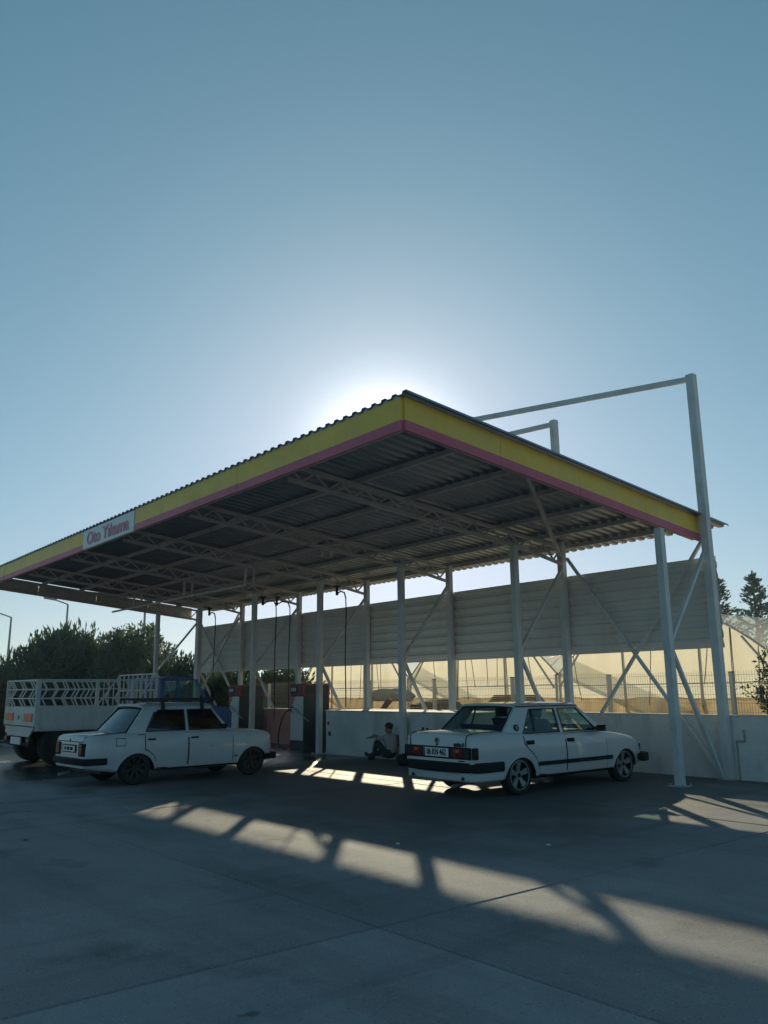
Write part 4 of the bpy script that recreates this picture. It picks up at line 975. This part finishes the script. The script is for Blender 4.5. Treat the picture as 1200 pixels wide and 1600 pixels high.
    for (x, r_, wd, ys_) in ((.58, .40, .34, (-.82, .82)), (3.95, .33, .2, (-.80, .80))):
        for y_ in ys_:
            wt = bpy.data.objects.new('wheel', None); COL.objects.link(wt); wt.parent = t; wt.location = (x, y_, r_)
            b = MB(); rings = []
            for k in range(33):
                a = 2 * math.pi * k / 32; rings.append([(r_ * q * math.cos(a), wd * s_, r_ * q * math.sin(a)) for q, s_ in ((.6, -.48), (.62, .48), (.9, .5), (1, .36), (1, -.36), (.9, -.5))])
            b.loft(rings, caps=False); b.build('tyre', TYRE, wt, smooth=True)
            b = MB(); s_ = 1 if y_ > 0 else -1; b.cyl((0, -s_ * wd * .3, 0), (0, s_ * wd * .3, 0), r_ * .61, 24); b.cyl((0, s_ * wd * .3, 0), (0, s_ * wd * .45, 0), r_ * .2, 12); b.build('rim', STEELW, wt)
    b = MB()
    for sd_ in (-1, 1): b.bb((1.03, sd_ * .66, .38), (1.04, sd_ * 1.0, .70))
    b.bar((.58, -.8, .4), (.58, .8, .4), .12); b.build('axle', BLACK, t)
    b = MB(); b.bb((1.35, -.95, .42), (1.85, -.6, .68)); b.build('fuel_tank', BPLAST, t, bevel=.03)
    return t
truck()

# ---------------------------------------------------------------- wash machines
def machine(x0, label, first=None):
    t = thing('wash_machine', label, 'wash machine', (x0, -.92, 0), group='coin wash machines between the columns')
    W_, D_, H_ = .62, .82, 1.64
    b = MB(); b.bb((0, .03, .0), (W_, D_, .18)); b.build('plinth', MACHD, t)
    b = MB(); b.bb((0.006, .02, .18), (W_ - .006, D_, 1.34)); b.bb((W_ - .008, .024, .18), (W_, D_ - .002, 1.338)); b.build('cabinet', MACHD, t, bevel=.012)
    b = MB(); b.bb((.03, .0, .22), (W_ - .03, .022, 1.32)); fp = b.build('front_panel', MACHW, t, bevel=.006)
    b = MB(); b.prism([(.03, -.004, 1.32), (.26, -.004, 1.32), (.03, -.004, .95)], (0, .006, 0)); b.build('pink_sticker', PINK, fp)
    b = MB(); b.bb((-.01, -.02, 1.34), (W_ + .01, D_ + .01, H_)); hd = b.build('header_box', MACHR, t, bevel=.012)
    b = MB(); b.bb((.07, -.034, 1.39), (.36, -.018, 1.58)); sc_ = b.build('control_panel', MACHD, hd)
    for i in range(3):
        b = MB(); b.bb((.10 + i * .085, -.042, 1.45), (.155 + i * .085, -.033, 1.54)); b.build('button', MACHW, sc_)
    b = MB(); b.bb((.42, -.034, 1.40), (.55, -.018, 1.57)); b.build('coin_slot', MACHR, hd)
    b = MB(); b.bb((W_ + .011, .05, 1.37), (W_ + .02, D_ - .05, 1.60)); b.build('side_plate', MACHD, hd)
    b = MB(); b.tube([(.16, -.02, .96), (.16, -.09, .97), (.16, -.10, 1.03)], .014, 6); b.tube([(.50, -.02, .90), (.50, -.09, .90), (.50, -.10, .96)], .014, 6); b.build('lance_hook', STEEL, t)
    return t
machine(-14.72, 'red and white coin wash machine standing left of the slim column, nearer the old saloon')
machine(-11.46, 'red and white coin wash machine beside the thick low white wall')
def lance(x0, label):
    t = thing('spray_lance', label, 'spray lance', (x0, -1.01, 0), group='spray lances resting on the wash machines')
    b = MB(); b.tube([(.10, -.03, .965), (.22, -.03, 1.045), (.30, -.03, 1.05)], .02, 8); b.tube([(.18, -.03, 1.03), (.20, -.03, .93), (.25, -.03, .92)], .01, 6); b.build('trigger_grip', BLACK, t)
    b = MB(); b.tube([(.30, -.03, 1.05), (.62, -.03, .88), (.98, -.01, .70)], [.016, .014, .011], 8); b.build('lance_tube', STEEL, t)
    b = MB(); b.tube([(.10, -.03, .965), (.0, -.06, .93), (-.14, -.10, .72), (-.24, -.12, .40), (-.22, -.13, .12), (-.08, -.14, .03), (.2, -.2, .022)], .017, 8); b.build('hose', BLACK, t)
    return t
lance(-14.68, 'black spray lance with hose resting on the farther wash machine')
lance(-11.42, 'black spray lance with hose resting on the machine beside the thick white wall')
o = MB(); o.prism([(-12.02, -.02, .94), (-11.86, -.02, .94), (-12.06, -.22, .12), (-12.34, -.22, .12)], (0, -.02, 0)); o.prism([(-12.5, -.2, .02), (-12.02, -.2, .02), (-12.06, -.24, .2), (-12.3, -.24, .26)], (0, -.06, 0))
o = o.build('floor_mat', MACHR); tag(o, 'dark red mat draped against the faded red wall between the wash machines', 'mat')

# overhead booms with hanging hoses
def boom(px, py, label, reach, drop, yaw, zmount):
    t = thing('hose_boom', label, 'hose boom', (px, py, zmount), R(yaw), group='swivel hose booms under the roof')
    b = MB(); b.cyl((0, 0, .0), (0, 0, .22), .035, 10); b.bb((-.06, -.06, .2), (.06, .06, .24)); b.build('swivel', BLACK, t)
    b = MB(); b.tube([(0, 0, .02), (reach * .4, 0, .08), (reach * .85, 0, .02), (reach, 0, -.12)], .018, 8); b.build('boom_arm', BLACK, t)
    b = MB(); pts = [(reach, 0, -.12)] + [(reach + .02 * math.sin(k * .9), .01 * math.cos(k), -.12 - drop * k / 8) for k in range(1, 9)]
    b.tube(pts, .014, 6); b.build('hose', BLACK, t)
    return t
boom(-12.47, -1.20, 'black swivel boom with hose hanging just right of the slim column near the machines', 1.05, 2.9, -12, 3.78)
boom(-12.47, -.75, 'shorter black swivel boom with hose hanging in front of the ribbed cladding', .80, 2.75, -6, 3.80)
boom(-15.67, -1.15, 'black swivel boom with hose hanging beside the paired columns at the far end', .55, 2.6, -8, 3.74)
boom(-9.37, -.95, 'black swivel boom with hose hanging over the seated man end of the thick wall', .48, 2.6, -10, 3.78)

# overhead water pipe with droppers
t = thing('overhead_pipe', 'white pipe hung on paired droppers below the roof trusses', 'pipe', (0, 0, 0))
b = MB(); b.tube([(-9.37, -3.55, 3.84), (-12.47, -3.52, 3.86), (-17.4, -3.5, 3.86)], .028, 8); b.build('pipe_run', WHITE, t)
for x in FX[1:6]:
    zz = zr(-3.5) - .43
    for y_ in (-3.56, -3.34):
        b = MB(); b.bb((x - .022, y_ - .022, 3.84 if x < -9 else 4.10), (x + .022, y_ + .022, zz)); b.build('dropper', TRUSSM, t)

# ---------------------------------------------------------------- clutter
def lumps(name, label, cat, c, size, material, seed, flat=.6):
    b = MB(); n, k = 22, 12; rings = []
    for i in range(1, k):
        th = math.pi * i / k; ring = []
        for j in range(n):
            ph = 2 * math.pi * j / n; d = Vector((math.sin(th) * math.cos(ph), math.sin(th) * math.sin(ph), -math.cos(th)))
            r_ = 1 + .28 * mnoise.noise(d * 1.8 + Vector((seed, 0, 0))) + .12 * mnoise.noise(d * 5 + Vector((seed, 3, 0)))
            ring.append((d.x * size[0] * r_, d.y * size[1] * r_, max(-size[2] * .55, d.z * size[2] * r_)))
        rings.append(ring)
    b.loft(rings); o = b.build(name, material, smooth=True); o.location = (c[0], c[1], c[2] + size[2] * .55); tag(o, label, cat); return o
lumps('tarp_bundle', 'rolled dusty tarpaulin bundle on the bank behind the seated man', 'tarpaulin', (-11.1, 2.2, 1.16), (.95, .4, .22), TARP, 3)
lumps('soil_heap', 'dark heap of soil behind the wall, seen left of the right-hand car roof', 'soil heap', (-8.9, 2.0, .80), (.85, .6, .26), DARKEARTH, 8)
lumps('soil_heap', 'low dark heap of soil behind the fence just above the car rear window', 'soil heap', (-7.2, 1.9, .80), (1.0, .6, .2), DARKEARTH, 14)
t = thing('board_stack', 'short stack of weathered boards on the bank above the car roof', 'boards', (-7.1, 3.0, .84), .1)
for k in range(4):
    b = MB(); b.bb((-.75 + .05 * k, -.15, .30 + k * .045), (.75 - .04 * k, .15, .338 + k * .045)); b.build('board', WOOD, t)
for x in (-.6, .55):
    b = MB(); b.bb((x - .08, -.12, -.06), (x + .08, .12, .30)); b.build('block', TARP, t)
b = MB(); b.prism([(-9.55, .55, .98), (-9.35, .55, .98), (-9.05, .55, 1.2), (-9.25, .55, 1.26)], (0, .04, 0)); o = b.build('broken_board', WOOD); tag(o, 'broken pale board leaning on the bank behind the thick wall', 'board')
lumps('black_bag', 'black bag lying on the ground between the seated man and the plated white saloon', 'bag', (-5.70, -2.0, .0), (.17, .15, .14), BPLAST, 21)
# small litter on concrete
for i, (x, y) in enumerate(((1.62, -6.62), (.62, -7.62))):
    b = MB(); b.prism([(x, y, .004), (x + .035, y + .01, .004), (x + .03, y + .03, .004), (x + .005, y + .028, .004)], (0, 0, .01)); o = b.build('paper_scrap', PLATE)
    tag(o, ('pale paper scrap on the concrete, the one nearer the tall corner post', 'pale paper scrap on the concrete, the one nearer the white saloon rear')[i], 'litter', 'paper scraps on the concrete')

# ---------------------------------------------------------------- person
def person():
    t = thing('person', 'man in pale shirt and dark trousers sitting against the white wall, arm stretched out', 'person', (-6.56, -1.60, 0), R(180))
    # local x = forward (world -X), local y: camera side is +y after 180 turn
    V = []; Rr = []; E_ = []; K = []
    def v(p, r_, k, par=None):
        V.append(p); Rr.append(r_); K.append(k)
        if par is not None: E_.append((par, len(V) - 1))
        return len(V) - 1
    pel = v((0, 0, .13), (.15, .12), 't')
    ab = v((-.01, 0, .26), (.15, .11), 's', pel); ch = v((.0, 0, .40), (.17, .115), 's', ab); up = v((.03, 0, .49), (.13, .09), 's', ch)
    nk = v((.05, 0, .555), (.055, .055), 'k', up); hd0 = v((.075, 0, .61), (.072, .075), 'k', nk); hd1 = v((.085, 0, .68), (.082, .09), 'k', hd0); hd2 = v((.08, 0, .745), (.066, .075), 'k', hd1)
    for sd_, pts in ((-1, [((.10, -.10, .125), .088, 't'), ((.45, -.10, .16), .066, 't'), ((.63, -.09, .12), .056, 't'), ((.84, -.08, .075), .043, 't'), ((.92, -.08, .06), .042, 'b'), ((.97, -.08, .14), .036, 'b')]),
                     (1, [((.09, .10, .16), .09, 't'), ((.32, .13, .41), .07, 't'), ((.37, .14, .25), .056, 't'), ((.41, .15, .09), .043, 't'), ((.44, .15, .045), .042, 'b'), ((.56, .17, .04), .036, 'b')])):
        par = pel
        for p, r_, k in pts: par = v(p, (r_, r_), k, par)
    for sd_, pts in ((1, [((.04, .17, .485), .062, 's'), ((.16, .20, .46), .05, 's'), ((.28, .18, .50), .042, 'k'), ((.42, .12, .51), .036, 'k'), ((.56, .07, .475), .028, 'k'), ((.63, .06, .46), .034, 'k')]),
                     (-1, [((.04, -.17, .485), .062, 's'), ((.08, -.23, .38), .05, 's'), ((.10, -.25, .28), .04, 'k'), ((.22, -.22, .20), .034, 'k'), ((.30, -.19, .17), .027, 'k'), ((.35, -.18, .165), .032, 'k')])):
        par = up
        for p, r_, k in pts: par = v(p, (r_, r_), k, par)
        px_, py_, pz = pts[-1][0]
        for q, (dy, ln) in enumerate(((-.027, .07), (-.009, .08), (.010, .078), (.028, .06))):
            a = v((px_ + .035, py_ + dy, pz + .002), (.0095, .0095), 'k', par); a = v((px_ + .035 + ln * .5, py_ + dy * 1.15, pz - .004), (.0085, .0085), 'k', a); v((px_ + .035 + ln, py_ + dy * 1.2, pz - .018), (.0075, .0075), 'k', a)
        a = v((px_ + .008, py_ + sd_ * .036, pz + .004), (.011, .011), 'k', par); v((px_ + .045, py_ + sd_ * .058, pz - .004), (.009, .009), 'k', a)
    me = bpy.data.meshes.new('body'); me.from_pydata(V, E_, []); o = bpy.data.objects.new('body', me); COL.objects.link(o); o.parent = t
    sk = o.modifiers.new('s', 'SKIN'); sk.use_smooth_shade = True
    for i, d in enumerate(me.skin_vertices[0].data): d.radius = Rr[i]; d.use_root = (i == 0)
    ss = o.modifiers.new('u', 'SUBSURF'); ss.levels = 1; ss.render_levels = 1
    bake(o); me = o.data
    for q in (SKIN, SHIRT, TROUS, BPLAST): me.materials.append(q)
    idx = {'k': 0, 's': 1, 't': 2, 'b': 3}
    for p in me.polygons:
        c = p.center; best = 9; kk = 'k'
        for a, b_ in E_:
            A, B = Vector(V[a]), Vector(V[b_]); tt = max(0, min(1, (c - A).dot(B - A) / max(1e-9, (B - A).length_squared))); d = (c - A.lerp(B, tt)).length
            if d < best: best = d; kk = K[b_] if tt > .35 else K[a]
        p.material_index = idx[kk]; p.use_smooth = True
    b = MB(); b.sphere((.065, 0, .715), (.096, .086, .075), 16, 10); b.build('hair', HAIR, t, smooth=True)
    b = MB(); b.sphere((.135, 0, .618), (.034, .052, .035), 12, 8); b.build('beard', HAIR, t, smooth=True)
    b = MB(); b.prism([(.155, -.012, .655), (.155, .012, .655), (.185, 0, .662), (.16, 0, .70)], (.002, 0, -.002)); b.build('nose', SKIN, t)
    for s_ in (-1, 1):
        b = MB(); b.sphere((.147, s_ * .032, .695), (.012, .014, .010), 8, 6); b.build('eye', HAIR, t)
        b = MB(); b.sphere((.07, s_ * .086, .67), (.018, .01, .03), 8, 6); b.build('ear', SKIN, t)
    b = MB(); b.bb((.165, -.02, .635), (.172, .02, .640)); b.build('mouth', INTER, t)
    return t
person()

# ---------------------------------------------------------------- vegetation
LD = leaf_mat('dark_leaves', (.05, .085, .05)); LM = leaf_mat('mid_leaves', (.085, .125, .06)); LO = leaf_mat('olive_leaves', (.14, .165, .10)); LC = leaf_mat('conifer_needles', (.05, .085, .07))
def leafset(rnd, blobs, n, ln, wd, upbias, mats=3):
    b = MB()
    tot = sum(r[0] * r[1] for _, r in blobs)
    for c, r in blobs:
        for _ in range(int(n * r[0] * r[1] / tot)):
            while True:
                d = Vector((rnd.gauss(0, 1), rnd.gauss(0, 1), rnd.gauss(0, 1)))
                if d.length > .1: break
            d.normalize(); q = rnd.random() ** .45
            nz = 1 + .35 * mnoise.noise(d * 2.2 + Vector(c))
            p = Vector(c) + Vector((d.x * r[0], d.y * r[0], d.z * r[1])) * q * nz
            ax = (d * .8 + Vector((rnd.gauss(0, .5), rnd.gauss(0, .5), rnd.gauss(0, .4) + upbias))).normalized(); sdv = ax.cross(Vector((rnd.gauss(0, 1), rnd.gauss(0, 1), rnd.gauss(0, 1)))).normalized()
            l_ = ln * rnd.uniform(.6, 1.4); w_ = wd * rnd.uniform(.6, 1.4); nn = ax.cross(sdv) * w_ * .3
            mi = min(mats - 1, int((mnoise.noise(p * .9) * .5 + .5) * mats + rnd.gauss(0, .4))) if mats > 1 else 0
            b.add([p - ax * l_ * .5, p + sdv * w_ * .5 + nn, p + ax * l_ * .5, p - sdv * w_ * .5 + nn], [(0, 1, 2, 3)], max(0, mi))
    return b
def tree_mesh(kind, seed):
    rnd = random.Random(seed)
    if kind == 'bushy':
        blobs = [((0, 0, 2.0), (1.7, 1.9))] + [((rnd.uniform(-1.4, 1.4), rnd.uniform(-1.4, 1.4), rnd.uniform(.9, 3.0)), (rnd.uniform(.6, 1.0), rnd.uniform(.7, 1.1))) for _ in range(9)]
        cr = leafset(rnd, blobs, 7500, .34, .09, .8); h = 2.6
    elif kind == 'spiky':
        blobs = [((rnd.uniform(-1.1, 1.1), rnd.uniform(-1.1, 1.1), 1.5 + .5 * k / 4), (rnd.uniform(.5, .8), rnd.uniform(1.2, 2.2))) for k in range(8)]
        cr = leafset(rnd, blobs, 7500, .42, .06, 1.3); h = 2.4
    else:
        blobs = [((rnd.uniform(-1.2, 1.2), rnd.uniform(-1.2, 1.2), rnd.uniform(1.8, 3.6)), (rnd.uniform(.45, .8), rnd.uniform(.4, .7))) for _ in range(13)]
        cr = leafset(rnd, blobs, 4200, .20, .075, .2); h = 3.0
    tr = MB(); tr.tube([(0, 0, -.1), (.05, .02, h * .3), (.1, -.03, h * .65), (.05, 0, h)], [.13, .11, .075, .03], 8)
    for k in range(7):
        a = rnd.uniform(0, 6.28); z = h * rnd.uniform(.2, .7); l_ = rnd.uniform(.7, 1.4); tr.tube([(.05, 0, z), (math.cos(a) * l_ * .5, math.sin(a) * l_ * .5, z + l_ * .45), (math.cos(a) * l_, math.sin(a) * l_, z + l_ * .95)], [.05, .035, .012], 6)
    return cr, tr
TM = {}
for kind, ms in (('bushy', [LD, LD, LM]), ('spiky', [LD, LM, LD]), ('olive', [LM, LO, LO])):
    for s_ in (1, 2):
        cr, tr = tree_mesh(kind, s_ * 10 + len(kind)); TM[kind, s_] = (cr.mesh('crown', ms), tr.mesh('trunk', BARK))
def at(px, dist):
    # a point on the ground plan at a given picture column bearing and distance
    d = fv + rv * ((px - 600) / 1265.04) - uv_ * ((1040 - 800) / 1265.04); h = Vector((d.x, d.y)).normalized(); return 6.884 + h.x * dist, -12.952 + h.y * dist
def tree(kind, s_, px, dist, sc_, label, z=0, rot=0, cat='tree', grp='trees beyond the forecourt'):
    cat = 'bush' if ' bush' in label and 'bushy' not in label else 'tree'
    x, y = at(px, dist); t = thing({'bushy': 'bushy_tree', 'spiky': 'oleander_bush', 'olive': 'olive_tree'}[kind], label, cat, (x, y, z), rot, grp)
    inst(TM[kind, s_][0], 'crown', t, (0, 0, 0), (0, 0, 0), (sc_[0], sc_[0], sc_[1])); inst(TM[kind, s_][1], 'trunk', t, (0, 0, 0), (0, 0, 0), (sc_[0], sc_[0], sc_[1])); return t
tree('spiky', 1, -30, 34, (1.1, .68), 'spiky dark bush at the left edge of the picture', rot=.4)
tree('bushy', 2, 12, 37, (1.0, .64), 'dark bush under the left lamp post, behind the tailgate of the truck', rot=1.1)
tree('spiky', 2, 62, 38, (1.1, .95), 'dark spiky bush left of the tallest clump, under the middle lamp post', rot=2)
tree('bushy', 1, 98, 38, (1.15, 1.12), 'big dark green bushy tree, highest of the clump behind the truck cage', rot=.2)
tree('spiky', 1, 148, 37, (1.15, 1.10), 'tall feathery dark tree with upright sprays behind the truck cage', rot=3)
tree('bushy', 2, 178, 40, (1.0, .95), 'dark bushy tree between the feathery tree and the olive', rot=2.2)
tree('olive', 1, 205, 36, (1.0, 1.12), 'pale grey green olive tree with gaps of sky, left of the end column', rot=.9)
tree('olive', 2, 238, 36, (.9, .92), 'smaller olive tree directly behind the end column of the canopy', rot=.3)
tree('bushy', 1, 285, 33, (.75, .78), 'rounded dark tree framed by the paired columns at the far end', rot=2.7)
tree('bushy', 2, 330, 31, (.8, .60), 'low dark tree below the cladding beside the paired columns', rot=1.3)
tree('spiky', 2, 385, 29, (.95, .62), 'dark bush below the cladding behind the farther wash machine', rot=.6)
tree('bushy', 1, 440, 30, (.85, .62), 'dark bush left of the first greenhouse, behind the nearer wash machine', rot=.5)
# conifers
def conifer(px, dist, h, rad, label, seed, z=.8):
    rnd = random.Random(seed); x, y = at(px, dist); t = thing('conifer', label, 'tree', (x, y, z), seed, 'conifers behind the greenhouses')
    b = MB(); tr = MB(); tr.tube([(0, 0, -.1), (.04, 0, h * .5), (0, 0, h)], [.16, .09, .02], 8)
    for k in range(120):
        f_ = (k / 120) ** .9; zz = h * (.12 + .86 * f_); rr_ = rad * (1 - f_) ** .8 * rnd.uniform(.55, 1.15) + .12; a = rnd.uniform(0, 6.28); up_ = rr_ * rnd.uniform(.25, .7)
        e = Vector((math.cos(a) * rr_, math.sin(a) * rr_, zz + up_)); s0 = Vector((0, 0, zz)); tr.tube([s0, s0.lerp(e, .6), e], [.022, .015, .006], 5)
        for q in range(16):
            tt = rnd.uniform(.25, 1.05); p = s0.lerp(e, tt) + Vector((rnd.gauss(0, .06), rnd.gauss(0, .06), rnd.gauss(0, .05))); ax = ((e - s0).normalized() + Vector((rnd.gauss(0, .4), rnd.gauss(0, .4), rnd.gauss(.2, .3)))).normalized(); sdv = ax.cross(Vector((rnd.gauss(0, 1), rnd.gauss(0, 1), rnd.gauss(0, 1)))).normalized(); l_ = rnd.uniform(.14, .30); w_ = l_ * .42
            b.add([p - ax * l_ * .5, p + sdv * w_ * .5, p + ax * l_ * .5, p - sdv * w_ * .5 + ax.cross(sdv) * .03], [(0, 1, 2, 3)], 0)
    b.build('crown', LC, t); tr.build('trunk', BARK, t); return t
conifer(1190, 45, 6.35, 1.6, 'tall conifer standing alone above the greenhouse roof at the right edge', 5)
conifer(1133, 44, 6.2, 1.7, 'conifer half hidden behind the tall corner post', 9)
# shrub at right by the fence
rnd = random.Random(4); x, y = -.02, 1.75
t = thing('shrub', 'leafy shrub behind the fence at the right edge of the picture', 'shrub', (x, y, .84))
st = MB(); lv = MB()
for k in range(16):
    a = rnd.uniform(0, 6.28); h = rnd.uniform(.5, 1.45); sp = rnd.uniform(.15, .6); pts = [(0, 0, 0), (math.cos(a) * sp * .4, math.sin(a) * sp * .4, h * .55), (math.cos(a) * sp, math.sin(a) * sp, h)]; st.tube(pts, [.014, .01, .004], 5)
    for q in range(42):
        tt = rnd.uniform(.2, 1.0); A, B, C_ = (Vector(p) for p in pts); p = (A.lerp(B, tt * 2) if tt < .5 else B.lerp(C_, tt * 2 - 1)) + Vector((rnd.gauss(0, .05), rnd.gauss(0, .05), rnd.gauss(0, .03))); ax = Vector((rnd.gauss(0, 1), rnd.gauss(0, 1), rnd.gauss(.4, .5))).normalized(); sdv = ax.cross(Vector((rnd.gauss(0, 1), rnd.gauss(0, 1), rnd.gauss(0, 1)))).normalized(); l_ = rnd.uniform(.07, .13); w_ = l_ * .38
        lv.add([p, p + ax * l_ * .5 + sdv * w_ * .5, p + ax * l_, p + ax * l_ * .5 - sdv * w_ * .5], [(0, 1, 2, 3)])
st.build('stems', BARK, t); lv.build('foliage', LM, t)

# ---------------------------------------------------------------- street lamps
def lamp(px, dist, h, label, arm=1.6):
    x, y = at(px, dist); t = thing('street_lamp', label, 'street lamp', (x, y, 0), R(40), 'street lamps along the road beyond the trees')
    b = MB(); b.tube([(0, 0, 0), (0, 0, h * .5), (0, 0, h)], [.11, .09, .065], 10); b.build('pole', LAMPM, t)
    if arm:
        b = MB(); b.tube([(0, 0, h - .03), (-.3 * arm, -.3 * arm, h + .10), (-arm * .75, -arm * .75, h + .26)], .045, 8); b.build('arm', LAMPM, t)
        e = Vector((-arm * .75, -arm * .75, h + .26)); d = Vector((-.7, -.7, .1)); b = MB(); b.prism([e + d * -.1 + Vector((.1, -.1, -.05)), e + d * .75 + Vector((.08, -.08, -.03)), e + d * .75 + Vector((-.08, .08, -.03)), e + d * -.1 + Vector((-.1, .1, -.05))], (0, 0, .11)); b.build('lamp_head', LAMPM, t)
    return t
lamp(99, 62, 7.7, 'grey street lamp with bent arm rising above the tallest bushes', .85)
lamp(11, 64, 6.85, 'grey street lamp at the left edge of the picture', .85)
lamp(222, 55, 7.6, 'grey street pole whose top is hidden by the canopy edge, left of the end column', 1.5)

# ---------------------------------------------------------------- haze
hm = bpy.data.materials.new('thin_haze'); hm.use_nodes = True; hn = hm.node_tree; hn.nodes.clear()
ho = hn.nodes.new('ShaderNodeOutputMaterial'); hv = hn.nodes.new('ShaderNodeVolumePrincipled')
hv.inputs['Color'].default_value = (.62, .88, 1.0, 1); hv.inputs['Density'].default_value = 0.0009; hv.inputs['Anisotropy'].default_value = .45
hn.links.new(hv.outputs[0], ho.inputs['Volume'])
b = MB(); b.bb((-830, -710, -1.3), (710, 830, 22)); o = b.build('haze', hm); tag(o, kind='stuff')
